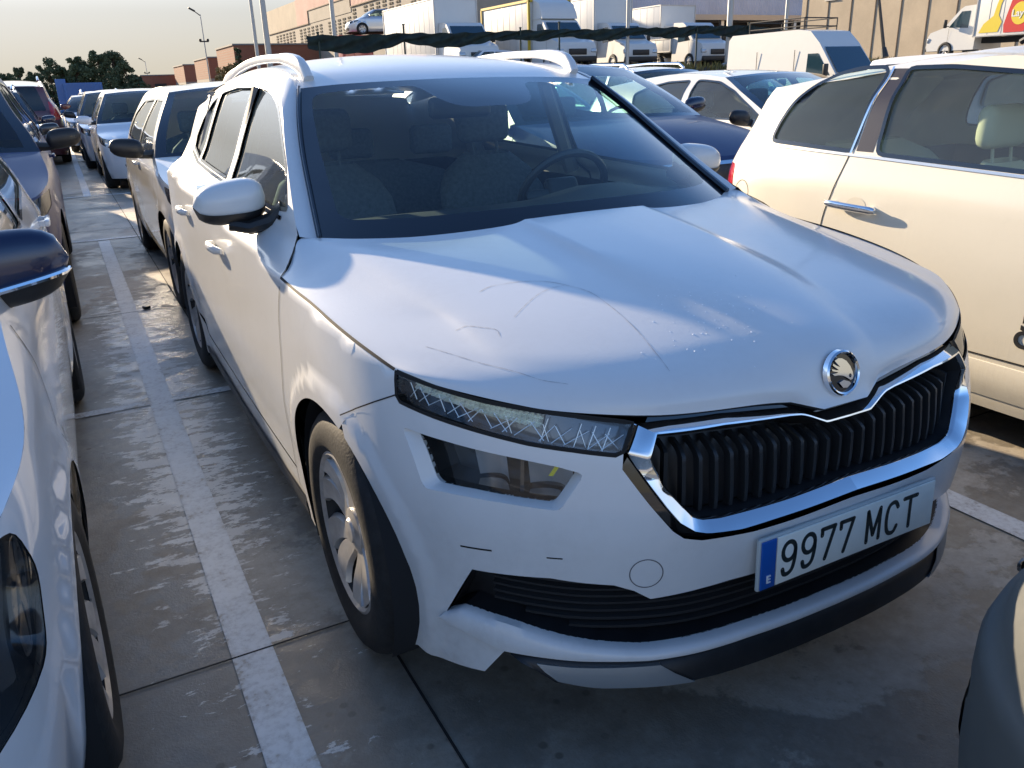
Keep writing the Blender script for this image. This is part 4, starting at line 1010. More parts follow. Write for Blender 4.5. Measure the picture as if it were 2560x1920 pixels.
def crossover_front(root, S, T, A_, side, fc, lowl, lr):
    # ---- grille: black surround, chrome frame, recess with ribs
    co, col, ci, cil, sl = A_('chrome_out'), A_('chrome_out_low'), A_('chrome_in'), A_('chrome_in_low'), A_('sur_low')
    top_out = [(0, .748), (T.uf(.06), .748)] + [tuple(p) for p in co[::-1][:-1]]
    out_low = [tuple(p) for p in col] + [(0, .577)]
    in_top = [(0, .727), (T.uf(.064), .727)] + [tuple(p) for p in ci[::-1][1:]]
    in_low = [tuple(p) for p in cil[1:]] + [(0, .604)]
    O = fc(top_out, [co[0]] + out_low[1:]) ; I = fc(in_top, in_low)
    gr = tag(bpy.data.objects.new('grille', None)); COL.objects.link(gr); gr.parent = root
    # surround: fills from chrome to bumper edge, and the gap under the bonnet
    sur = fc([(0, .775), (T.uf(.1), .775), (T.uf(.13), .80), (T.uf(.30), .805), (T.uf(.46), .80)], [tuple(sl[0])] + [tuple(p) for p in sl[1:]] + [(0, .556)])
    n = 240
    a = resamp(np.vstack([O, O[:1]]), n); b_ = resamp(np.vstack([I, I[:1]]), n)
    # match by projecting: for each inner sample find nearest outer continuing
    def prof(rows_t):
        rows = []
        for t, o in rows_t:
            q = bb * t + aa * (1 - t); rows.append(S.P(q[:, 0], q[:, 1], o))
        return rows
    # piecewise matching between corresponding key vertices
    okeys = key_idx(O, [(0, .748), tuple(co[1]), tuple(co[0]), tuple(col[4]), (0, .577)]); ikeys = key_idx(I, [(0, .727), tuple(ci[1]), tuple(ci[0]), tuple(cil[2]), (0, .604)])
    aa, bb = [], []
    Or = O[:okeys[-1] + 1]; Ir = I[:ikeys[-1] + 1]
    for k in range(4):
        m_ = [50, 8, 34, 34][k]
        p = resamp(Or[okeys[k]:okeys[k + 1] + 1], m_ + 1); q = resamp(Ir[ikeys[k]:ikeys[k + 1] + 1], m_ + 1)
        aa += list(p if k == 0 else p[1:]); bb += list(q if k == 0 else q[1:])
    aa, bb = np.array(aa), np.array(bb)
    aa = np.vstack([aa * [-1, 1], aa[::-1][1:]]) if False else np.vstack([(aa * [-1, 1])[::-1][:-1], aa]); bb = np.vstack([(bb * [-1, 1])[::-1][:-1], bb])
    mid_ = (aa * .5 + bb * .5); hole = mid_[:-1] if np.linalg.norm(mid_[0] - mid_[-1]) < 1e-3 else mid_
    S.panel('surround', sur, [hole], GLOSSB, gr, .03, off=-.014)
    zz_ = aa[:, 1]; tp = np.clip((zz_ - .66) / .08, 0, 1)          # 1 on the top bar, 0 on the bottom bar
    def prow(t, ot, ob): q = bb * t + aa * (1 - t); o = ot * tp + ob * (1 - tp); return S.P(q[:, 0], q[:, 1], 0) + S.N(q[:, 0], q[:, 1]) * o[:, None]
    m = MB(); m.grid([prow(-.04, -.030, -.012), prow(0, -.012, .010), prow(.10, -.008, .014), prow(.86, .014, -.004), prow(1, .014, -.010), prow(1.02, .004, -.016)]); m.build('chrome_frame', CHROME, gr, sharp=40)
    m = MB(); m.grid([prow(1.021, .003, -.017), prow(1.03, -.07, -.07)]); m.build('inner_wall', BLACKP, gr, sharp=40)
    # ribs
    I3 = fc(in_top, in_low)
    S.panel('mesh', I3, [], simple('grille_black', (.010, .011, .013), .35), gr, .03, off=-.075)
    m = MB()
    xs = np.arange(-.432, .433, .036)
    for i, x in enumerate(xs):
        u = math.copysign(T.uf(abs(x)), x)
        zt = zr(I3, u, True) - .004; zl = zr(I3, u, False) + .004
        if zt - zl < .03: continue
        wd = .0105
        zs = np.linspace(zt, zl, 14); dep = []
        for z in zs:
            f = (zt - z) / (zt - zl); dep.append(-.062 + .045 * min(1, f / .28) if f < .28 else -.017 - .030 * (f - .28))
        A = [S.P(u - wd * .55, z, d - .02) for z, d in zip(zs, dep)]; B = [S.P(u - wd * .4, z, d) for z, d in zip(zs, dep)]; C2 = [S.P(u + wd * .4, z, d) for z, d in zip(zs, dep)]; D2 = [S.P(u + wd * .55, z, d - .02) for z, d in zip(zs, dep)]
        m.grid([A, B, C2, D2])
    m.build('ribs', simple('rib_black', (.014, .017, .020), .5), gr, sharp=50)
    # ---- badge
    bd = bpy.data.objects.new('badge', None); COL.objects.link(bd); bd.parent = root
    bd.location = (0, .1085, .8165); bd.rotation_euler = (R(-15), 0, 0)
    m = MB(); m.lathe([(.004, .049), (-.006, .047), (-.009, .0435), (-.007, .040), (.0, .0385)], 48, axis='Y'); m.build('ring', CHROME, bd)
    m = MB(); m.lathe([(-.002, .039), (-.0025, .001)], 40, axis='Y'); m.build('disc', simple('badge_black', (.004, .005, .006), .08, coat=1), bd)
    def plate2d(name, pl, mat, t0=-.0025, t1=-.006, holes=()):
        V, F = triangulate(np.array(pl), [np.array(h_) for h_ in holes], .004); k = len(V)
        vs = [(a_, t1, b2) for a_, b2 in V]; fs = [tuple(f) for f in F]
        for q in [pl] + list(holes):
            q = dense(q, .004); k = len(vs); nq = len(q); vs += [(a_, t1, b2) for a_, b2 in q] + [(a_, t0, b2) for a_, b2 in q]; fs += [(k + i, k + (i + 1) % nq, k + nq + (i + 1) % nq, k + nq + i) for i in range(nq)]
        return mesh(name, vs, fs, mat, bd, True, 40)
    sc = .00036
    def qv(L): return [((a_ - 100) * sc, (100 - b2) * sc) for a_, b2 in L]
    # winged arrow: three feathers sweeping up-left from a rounded head with an eye, arrow point down
    wing = catmull(qv([(20, 40), (48, 12), (90, 8), (130, 28), (160, 62), (176, 100), (178, 128)]), 30)
    feather = [qv([(30, 22), (62, 30), (92, 52), (80, 36), (58, 16), (44, 12)])]
    body = qv([(40, 20), (70, 10), (100, 16), (132, 36), (158, 70), (172, 104), (176, 130), (168, 146), (150, 150), (132, 138), (112, 124), (86, 112), (56, 106), (28, 104), (12, 92), (40, 92), (60, 90), (14, 74), (10, 62), (44, 74), (66, 78), (22, 44), (26, 34), (54, 52), (78, 62)])
    eye = [( (150 - 100) * sc + .0042 * math.cos(a_), (100 - 124) * sc + .0042 * math.sin(a_)) for a_ in np.linspace(0, 2 * math.pi, 13)[:-1]]
    plate2d('wing', body, CHROME, holes=[eye[::-1]])
    arr = qv([(58, 150), (96, 140), (140, 158), (150, 170), (118, 188), (86, 184)])
    plate2d('arrow', arr, CHROME)
    # ---- headlights
    lamp = A_('lamp')
    for s in (-1, 1):
        q = side(lamp, s)
        hl = S.panel('headlight', q, [], LENS, root, .03, off=-.002)
        S.wall('bezel', q, -.001, .055, GLOSSB, hl)
        S.panel('reflector', q, [], simple('lamp_inner', (.10, .12, .15), .15, .4, coat=1), hl, .03, off=-.055)
        m = MB(); rb = dense(np.vstack([q, q[:1]]), .02, False); m.grid(S.ribbon(rb, .008, .0005)); m.build('gasket', SEAM, hl, sharp=None)
        # running light: faceted crystal blocks in the upper half, etched line lattice
        def at(t, v, off):     # t 0 outer -> 1 inner, v 0 bottom -> 1 top
            topc = lamp[[0, 16, 15, 14, 13, 12, 11, 10]]; botc = lamp[[1, 2, 3, 4, 5, 6, 7, 8, 9]]
            a_ = resamp(topc, 50); b2 = resamp(botc, 50); x = t * 49; i = int(min(48, max(0, x))); f = x - i
            p = (a_[i] * (1 - f) + a_[i + 1] * f) * v + (b2[i] * (1 - f) + b2[i + 1] * f) * (1 - v); return S.P(s * p[0], p[1], off)
        m = MB(); rnd = random.Random(5)
        nb = 26
        for k in range(nb):
            for r_ in range(3):
                t0, t1 = .05 + k * .60 / nb, .05 + (k + 1) * .60 / nb; v0, v1 = .42 + r_ * .17, .42 + (r_ + 1) * .17
                cpt = at((t0 + t1) / 2, (v0 + v1) / 2, -.02 - .01 * rnd.random()); cr = [at(t0, v0, -.04), at(t1, v0, -.04), at(t1, v1, -.04), at(t0, v1, -.04)]
                m.add(cr + [cpt], [(0, 1, 4), (1, 2, 4), (2, 3, 4), (3, 0, 4)])
        m.build('running_light', simple('crystal', (.92, .97, .90), .15, .25), hl, smooth=False)
        m = MB()
        for k in range(18):
            t = .03 + k * .052; dt = .05 + .02 * (k % 3)
            for (v0, v1, d) in ((.06, .62, dt), (.60, .10, dt * .8)):
                if (k + (v0 > .3)) % 4 == 3: continue
                p0, p1 = at(t, v0, -.03), at(min(.99, t + d), v1, -.03); m.tube([p0, p1], .0011, 4)
        for t in (.66, .80, .86, .92):
            m.tube([at(t, .04, -.03), at(t + .01, .80, -.03)], .0012, 4)
        m.build('light_lattice', simple('etched', (.85, .9, .92), .3, .4), hl)
        # ---- lower main lamp
        q2 = side(lowl, s); q2r = rounded(q2, .008, 3); lrs = side(lr, s)
        l2 = S.panel('main_lamp', q2r, [], LENS, root, .03, off=-.022)
        n_ = 90
        # white bevel from bumper opening to the lamp
        AA = resamp(np.vstack([lrs, lrs[:1]]), 121); BB = resamp(np.vstack([q2r, q2r[:1]]), 121)
        k0 = int(np.argmin(np.linalg.norm(BB - AA[0], axis=1))); BB = np.roll(BB[:-1], -k0, 0); BB = np.vstack([BB, BB[:1]])
        m = MB(); m.grid([S.P(AA[:, 0], AA[:, 1], -.0), S.P(BB[:, 0], BB[:, 1], -.022), S.P(BB[:, 0], BB[:, 1], -.03)]); m.build('bevel', WHITE, l2, sharp=40)
        S.wall('housing', q2r, .024, .10, GLOSSB, l2)
        S.panel('bowl', q2r, [], simple('lamp_bowl2', (.09, .10, .11), .2, .3), l2, .03, off=-.10)
        u0, u1 = lowl[0, 0], lowl[5, 0]
        for c_, w_ in ((T.uf(.640), .050), (T.uf(.728), .042)):
            m = MB(); rows = []
            for t in np.linspace(-1, 1, 15): rows.append([S.P(s * (c_ + w_ * t), z, -.090 + .050 * t * t * (1 if t < 0 else .5) + .022 * ((z - .655) / .06)) for z in np.linspace(.654, .714, 9)])
            m.grid(rows); m.build('reflector', simple('bowl_chrome', (.62, .65, .68), .3, .45), l2, sharp=None)
        m = MB()
        for c_ in (T.uf(.684),): m.grid([[S.P(s * (c_ - .006), z, -.092) for z in (.648, .715)], [S.P(s * (c_ - .004), z, -.045) for z in (.648, .715)], [S.P(s * (c_ + .004), z, -.045) for z in (.648, .715)], [S.P(s * (c_ + .006), z, -.092) for z in (.648, .715)]])
        m.build('divider', GLOSSB, l2, sharp=30)
        m = MB(); m.grid([[S.P(s * (T.uf(.625) + .010 * a_ + .016 * b2), .700 - .022 * b2, -.050) for b2 in np.linspace(0, 1, 6)] for a_ in (0, 1)]); m.build('yellow_glint', simple('yellow_glint', (.75, .70, .03), .25), l2)  # yellow glint inside the lamp, painted as a small coloured patch
        m = MB(); rows = [[S.P(s * (u1 + (u0 - u1) * t), .651 - .006 * (1 - t), -d) for t in np.linspace(.05, .95, 20)] for d in (.026, .09)]; m.grid(rows); m.build('shelf', GLOSSB, l2, sharp=None)
    # ---- number plate
    pl = bpy.data.objects.new('number_plate', None); COL.objects.link(pl); pl.parent = root
    pl.location = (0, .036, .4795); pl.rotation_euler = (R(-2), 0, 0)
    m = MB(); m.box((0, .004, 0), (.528, .010, .118), bev=.004); m.build('holder', simple('plate_edge', (.45, .50, .50), .4), pl)
    m = MB(); m.box((.020, -.003, 0), (.476, .004, .108), bev=.0015); m.build('plate_face', simple('plate_face_m', (.84, .86, .78), .45, var=.05), pl)
    m = MB(); m.box((-.2405, -.003, 0), (.039, .004, .108), bev=.0015); m.build('blue_band', simple('euro_blue', (.01, .10, .42), .4), pl)
    def txt(s_, x, z, size, mat, nm='characters', ext=.0012, sx=1):
        cu = bpy.data.curves.new(nm, 'FONT'); cu.body = s_; cu.size = size; cu.extrude = ext; cu.align_x = 'CENTER'; cu.align_y = 'CENTER'; cu.offset = size * .012
        ob = bpy.data.objects.new(nm + '_src', cu); COL.objects.link(ob); bpy.context.view_layer.update()
        me = bpy.data.meshes.new_from_object(ob); bpy.data.objects.remove(ob)
        o = link(nm, me, mat, pl, False); o.location = (x, -.006, z); o.rotation_euler = (R(90), 0, 0); o.scale = (sx, 1, 1); return o
    ink = simple('plate_ink', (.02, .03, .03), .4)
    # stroked characters 0.077 tall like the plate's own lettering
    for ch, x in zip('9977MCT', (-.186, -.131, -.076, -.021, .062, .120, .178)):
        m = MB()
        for st in GLY[ch]:
            pts = [((a_ - .5) * .043 + x, -.0055, (b2 - .5) * .077) for a_, b2 in catmull(np.array(st, float), 22) ] if len(st) > 2 else [((a_ - .5) * .043 + x, -.0055, (b2 - .5) * .077) for a_, b2 in st]
            q = np.array(pts); d = np.gradient(q, axis=0); d /= np.linalg.norm(d, axis=1)[:, None] + 1e-9; nrm = np.stack([-d[:, 2], 0 * d[:, 0], d[:, 0]], 1) * .0051
            m.grid([q - nrm, q + nrm]); 
            for e in (q[0], q[-1]): m.lathe([(0, .001), (0, .0051)], 12, c=tuple(e), axis='Y')
        m.build('character', ink, pl, sharp=None)
    txt('E', -.2405, -.033, .024, simple('plate_white_ink', (.8, .8, .8), .5), 'letter')
def key_idx(P, keys):
    r = []
    for k in keys:
        d = np.linalg.norm(np.asarray(P) - np.array(k), axis=1); r.append(int(d.argmin()))
    return r
def zr(poly, u, top):
    zs = []
    p = np.asarray(poly)
    for a, b in zip(p, np.roll(p, -1, 0)):
        if (a[0] > u) != (b[0] > u): zs.append(a[1] + (b[1] - a[1]) * (u - a[0]) / (b[0] - a[0]))
    return (max(zs) if top else min(zs)) if zs else .6
def _circ(cx, cz, rx, rz, a0, a1, n=14): return [(cx + rx * math.cos(R(a)), cz + rz * math.sin(R(a))) for a in np.linspace(a0, a1, n)]
GLY = {'9': [_circ(.5, .70, .40, .27, 0, 360, 16), [(.90, .70), (.88, .45), (.74, .14), (.48, .03), (.2, .06), (.12, .2)]],
       '7': [[(.08, .78), (.08, .95)], [(.06, .96), (.94, .96)], [(.93, .96), (.36, .04)]],
       'M': [[(.06, .03), (.06, .97)], [(.94, .03), (.94, .97)], [(.06, .97), (.5, .20)], [(.5, .20), (.94, .97)]],
       'C': [[(.90, .80), (.74, .95), (.5, .98), (.22, .88), (.10, .5), (.22, .12), (.5, .02), (.74, .05), (.90, .20)]],
       'T': [[(.02, .96), (.98, .96)], [(.5, .96), (.5, .03)]]}
def crossover_cabin(root):
    m = MB(); m.box((0, 2.1, .26), (1.1, 3.6, .14)); m.box((0, 2.18, .25), (1.60, 1.8, .12)); m.box((0, 3.95, .35), (1.4, .4, .2)); m.build('underbody', UNDER, root)
    x = .80; vs = [(-x, 1.3, .97), (x, 1.3, .97), (x, 3.9, .97), (-x, 3.9, .97), (-x, 1.3, .38), (x, 1.3, .38), (x, 3.9, .38), (-x, 3.9, .38)]
    m = MB(); m.add(vs, [(4, 5, 6, 7), (0, 1, 5, 4), (1, 2, 6, 5), (2, 3, 7, 6), (3, 0, 4, 7)]); m.build('cabin_tub', UNDER, root, smooth=False)
    m = MB(); G = []
    for y, z in ((1.12, .985), (1.25, 1.01), (1.45, 1.02), (1.62, .995), (1.68, .92), (1.66, .70)):
        G.append([(xx, y + .10 * (abs(xx) / .74) ** 2, z - .02 * (abs(xx) / .74) ** 3 + (.035 * math.exp(-((xx - .36) / .17) ** 2) if y > 1.4 else 0)) for xx in np.linspace(-.74, .74, 41)])
    m.grid(G); m.build('dashboard', DASH, root, sharp=None)
    for s in (-.37, .37): seat(root, s, 2.25, .50, SEATM, .52, hz=.60)
    seat(root, 0, 3.15, .50, SEATM, 1.3, 'rear_seat', hz=.52, head=False)
    m = MB()
    for s in (-.45, 0, .45): m.box((s, 3.30, 1.12), (.24, .07, .15), bev=.03)
    m.build('headrests', SEATM, root, sharp=50)
    m = MB(); c_ = np.array([.37, 1.80, .985]); tl = R(28)
    m.tube([tuple(c_ + [.185 * math.cos(a), -.175 * math.sin(a) * math.sin(tl) * -1 * -1, .175 * math.sin(a) * math.cos(tl)]) for a in np.linspace(0, 2 * math.pi, 41)], .0155, 8, caps=False)
    m.box(tuple(c_), (.14, .05, .12), rx=-tl, bev=.02); m.box(tuple(c_), (.34, .025, .04), rx=-tl, bev=.008); m.build('steering_wheel', simple('wheel_leather', (.03, .03, .033), .45), root)
    m = MB(); m.box((0, 1.86, 1.37), (.17, .14, .05), bev=.02); m.box((0, 1.92, 1.315), (.25, .04, .075), bev=.02); m.build('rear_view_mirror', BLACKP, root)
    m = MB(); m.grid([[(sx * .60, y, 1.385 + .04 * (1 - abs(sx) ** 2) + .05 * math.sin((y - 1.95) / 1.9 * 3.1)) for sx in np.linspace(-1, 1, 9)] for y in np.linspace(1.97, 3.8, 8)]); m.build('headliner', simple('headliner', (.30, .29, .27), .9), root, sharp=None)
    for s in (-1, 1):   # B pillar trims
        m = MB(); m.tube([(s * .76, 2.36, 1.0), (s * .62, 2.36, 1.40)], .035, 6); m.tube([(s * .74, 3.3, 1.0), (s * .60, 3.35, 1.38)], .05, 6); m.build('pillar_trim', CABIN, root)
    # mirrors
    for s in (-1, 1):
        cx, cy, cz = s * .905, 1.665, 1.075
        def shellrow(a0, a1, grow, nn_=15):
            rows = []
            for t in np.linspace(-1, 1, 19):
                k = (1 - abs(t) ** 3.0) ** .42; tt = (t + 1) / 2              # tt: 0 inboard, 1 outboard
                hh = (.068 - .012 * tt) * k + .002 + grow; dd = .075 * k + .002 + grow; zc = cz + .012 - .012 * tt
                ring = []
                for a in np.linspace(a0, a1, nn_):
                    ca, sa = math.cos(a), math.sin(a)
                    yy = -dd * math.copysign(abs(sa) ** .75, sa) * (1 if sa > 0 else .35); z_ = zc + hh * math.copysign(abs(ca) ** .85, ca)
                    ring.append((cx + s * t * .108, cy + yy, z_))
                rows.append(ring)
            return rows
        m = MB(); m.grid(shellrow(0, 2 * math.pi, 0, 33)); mo = m.build('door_mirror', WHITE, root, sharp=None)
        m = MB(); m.grid(shellrow(R(112), R(248), .004, 15)); m.build('lower_cover', BLACKP, mo, sharp=None)
        m = MB(); m.box((cx, cy + .030, cz + .008), (.17, .006, .10), bev=.002); m.build('mirror_glass', CHROME, mo)
        m = MB(); m.tube([(s * .915, 1.64, 1.018), (s * .86, 1.62, 1.005), (s * .80, 1.60, 1.02), (s * .755, 1.58, 1.05)], [.022, .024, .026, .034], 10, flat=1.5); m.build('mirror_arm', BLACKP, mo)

# ------------------------------------------------------------------ scene
gm, t, p, o = nodes('concrete_ground')
v = coord(t)
n1 = noise(t, v, .55, 6, .6); n2 = noise(t, v, 3.2, 7, .65); n3 = noise(t, v, 22, 6, .7); n4 = noise(t, v, 140, 3, .6)
wet = ramp(t, mth(t, 'ADD', mth(t, 'MULTIPLY', n1, .6), mth(t, 'MULTIPLY', n2, .4)), [(.46, g(0)), (.54, g(1))])
base = ramp(t, n2, [(.3, (.44, .40, .33, 1)), (.5, (.57, .52, .43, 1)), (.72, (.70, .64, .54, 1))])
base = mixc(t, ramp(t, n3, [(.35, g(.45)), (.65, g(0))]), base, (.30, .22, .14, 1))
base = mixc(t, mth(t, 'MULTIPLY', wet, .55), base, (.17, .135, .095, 1))
vo = nn(t, 'ShaderNodeTexVoronoi', feature='F1'); vo.inputs['Scale'].default_value = 16; t.links.new(v, vo.inputs['Vector'])
spots = mth(t, 'MULTIPLY', ramp(t, vo.outputs[0], [(.13, g(1)), (.20, g(0))]), ramp(t, noise(t, v, 1.3, 3), [(.5, g(0)), (.6, g(.8))]))
base = mixc(t, spots, base, (.13, .10, .07, 1))
sp = nn(t, 'ShaderNodeSeparateXYZ'); t.links.new(v, sp.inputs[0])
# pale flaked residue and smears beside the painted line
mp = nn(t, 'ShaderNodeMapping'); mp.inputs[3].default_value = (1.0, 2.2, 1); mp.inputs[2].default_value = (0, 0, .5); t.links.new(v, mp.inputs[0])
fl = noise(t, mp.outputs[0], 7.5, 9, .74)
near = ramp(t, mth(t, 'ABSOLUTE', mth(t, 'ADD', sp.outputs[0], 1.13)), [(.0, g(.7)), (.16, g(.5)), (.34, g(.1)), (.5, g(0))])
alng = ramp(t, mth(t, 'MULTIPLY', sp.outputs[1], .1), [(.0, g(.3)), (.12, g(.6)), (.2, g(1)), (.5, g(1)), (.62, g(.2))])
flake = ramp(t, mth(t, 'ADD', fl, mth(t, 'MULTIPLY', mth(t, 'MULTIPLY', near, alng), .40)), [(.69, g(0)), (.715, g(1))])
big = noise(t, v, 1.15, 8, .7)
dark = ramp(t, big, [(.46, g(0)), (.49, g(.85)), (.56, g(.45)), (.60, g(.9))])
base = mixc(t, mth(t, 'MULTIPLY', dark, .75), base, (.17, .15, .12, 1))
base = mixc(t, mth(t, 'MULTIPLY', flake, .85), base, (.80, .76, .68, 1))
t.links.new(base, p.inputs['Base Color'])
t.links.new(mth(t, 'SUBTRACT', ramp(t, n2, [(.3, g(.75)), (.7, g(.6))]), mth(t, 'MULTIPLY', dark, .32)), p.inputs['Roughness'])
bump(t, p, mth(t, 'ADD', mth(t, 'MULTIPLY', n3, .6), mth(t, 'MULTIPLY', n4, .4)), .35, .006)
m = MB(); m.grid([[(x, y, 0) for x in (-600, -40, 0, 40, 1200)] for y in (-60, 0, 40, 2000)]); gr_ = m.build('ground', gm, None, False); tag(gr_, kind='structure')

lm, t, p, o = nodes('line_paint')
v = coord(t); n2 = noise(t, v, 9, 8, .75); n3 = noise(t, v, 60, 4, .6)
sp = nn(t, 'ShaderNodeSeparateXYZ'); t.links.new(v, sp.inputs[0])
edge = mth(t, 'ABSOLUTE', mth(t, 'SUBTRACT', mth(t, 'PINGPONG', mth(t, 'ADD', sp.outputs[0], 1.1325), 1.1425), 0.0))
edge = ramp(t, edge, [(.038, g(0)), (.056, g(1))])
wear = mth(t, 'ADD', mth(t, 'ADD', mth(t, 'MULTIPLY', n2, .6), mth(t, 'MULTIPLY', n3, .4)), mth(t, 'MULTIPLY', edge, -.07))
t.links.new(ramp(t, wear, [(.36, (.50, .44, .35, 1)), (.42, (.70, .68, .63, 1)), (.52, (.86, .85, .80, 1)), (.7, (.93, .92, .88, 1))]), p.inputs['Base Color'])
p.inputs['Roughness'].default_value = .6; bump(t, p, n3, .3, .004)
m = MB()
def ln(x0, y0, x1, y1, z=.004): m.add([(x0, y0, z), (x1, y0, z), (x1, y1, z), (x0, y1, z)], [(0, 1, 2, 3)])
ln(-1.185, -.2, -1.08, 8.3); ln(1.10, -2, 1.205, 8.3); ln(-1.185, 12.8, -1.08, 60); ln(3.4, -2, 3.5, 8.3); ln(-3.5, -2, -3.4, 8.3)
ln(-3.4, 3.04, -1.185, 3.11); ln(-1.08, 3.04, 1.10, 3.11); ln(1.205, 3.04, 3.4, 3.11)
ln(-3.4, 8.36, 3.5, 8.46); ln(-3.4, 12.7, 3.5, 12.8)
pl_ = m.build('parking_lines', lm, None, False); tag(pl_, kind='structure')
m = MB()
jm = simple('joint', (.02, .018, .016), .9)
for y in (.935, -1.1, 5.0, 9.1, 13.2): m.box((0, y, .0042), (60, .006, .0006))
m.box((-.803, 5, .0043), (.007, 30, .0006)); m.box((3.4, 5, .0043), (.007, 30, .0006))
tag(m.build('pavement_joints', jm, None, False), kind='structure')
build_crossover()

# ------------------------------------------------------------------ neighbours
CREAM = paint('cream_paint', (.78, .73, .60), rough=.4, coat=.7, coatrough=.08, dirt=.16, drops=True)
NAVY = paint('navy_paint', (.006, .020, .10), rough=.45, coat=.22, dirt=.02)
NAVY2 = paint('dark_navy_paint', (.008, .014, .045), rough=.25, dirt=.08)
SILVER = paint('silver_paint', (.50, .53, .57), rough=.3, metal=.55, dirt=.08)
WHITE2 = paint('cool_white_paint', (.74, .76, .78), dirt=.10, drops=True)
WHITE3 = paint('cream_white_paint', (.74, .72, .66), dirt=.14)
BLACKC = paint('black_paint', (.012, .012, .014), dirt=.1)
REDC = paint('dark_red_paint', (.09, .010, .012), dirt=.08)
DIRTY = paint('dirty_grey_paint', (.09, .095, .09), rough=.6, coat=.25, dirt=.5, dirtcol=(.20, .19, .16), coatrough=.4)
MIDBLUE = paint('blue_paint', (.03, .14, .34), dirt=.08)
GREYC = paint('grey_paint', (.13, .14, .16), metal=.4, dirt=.1)

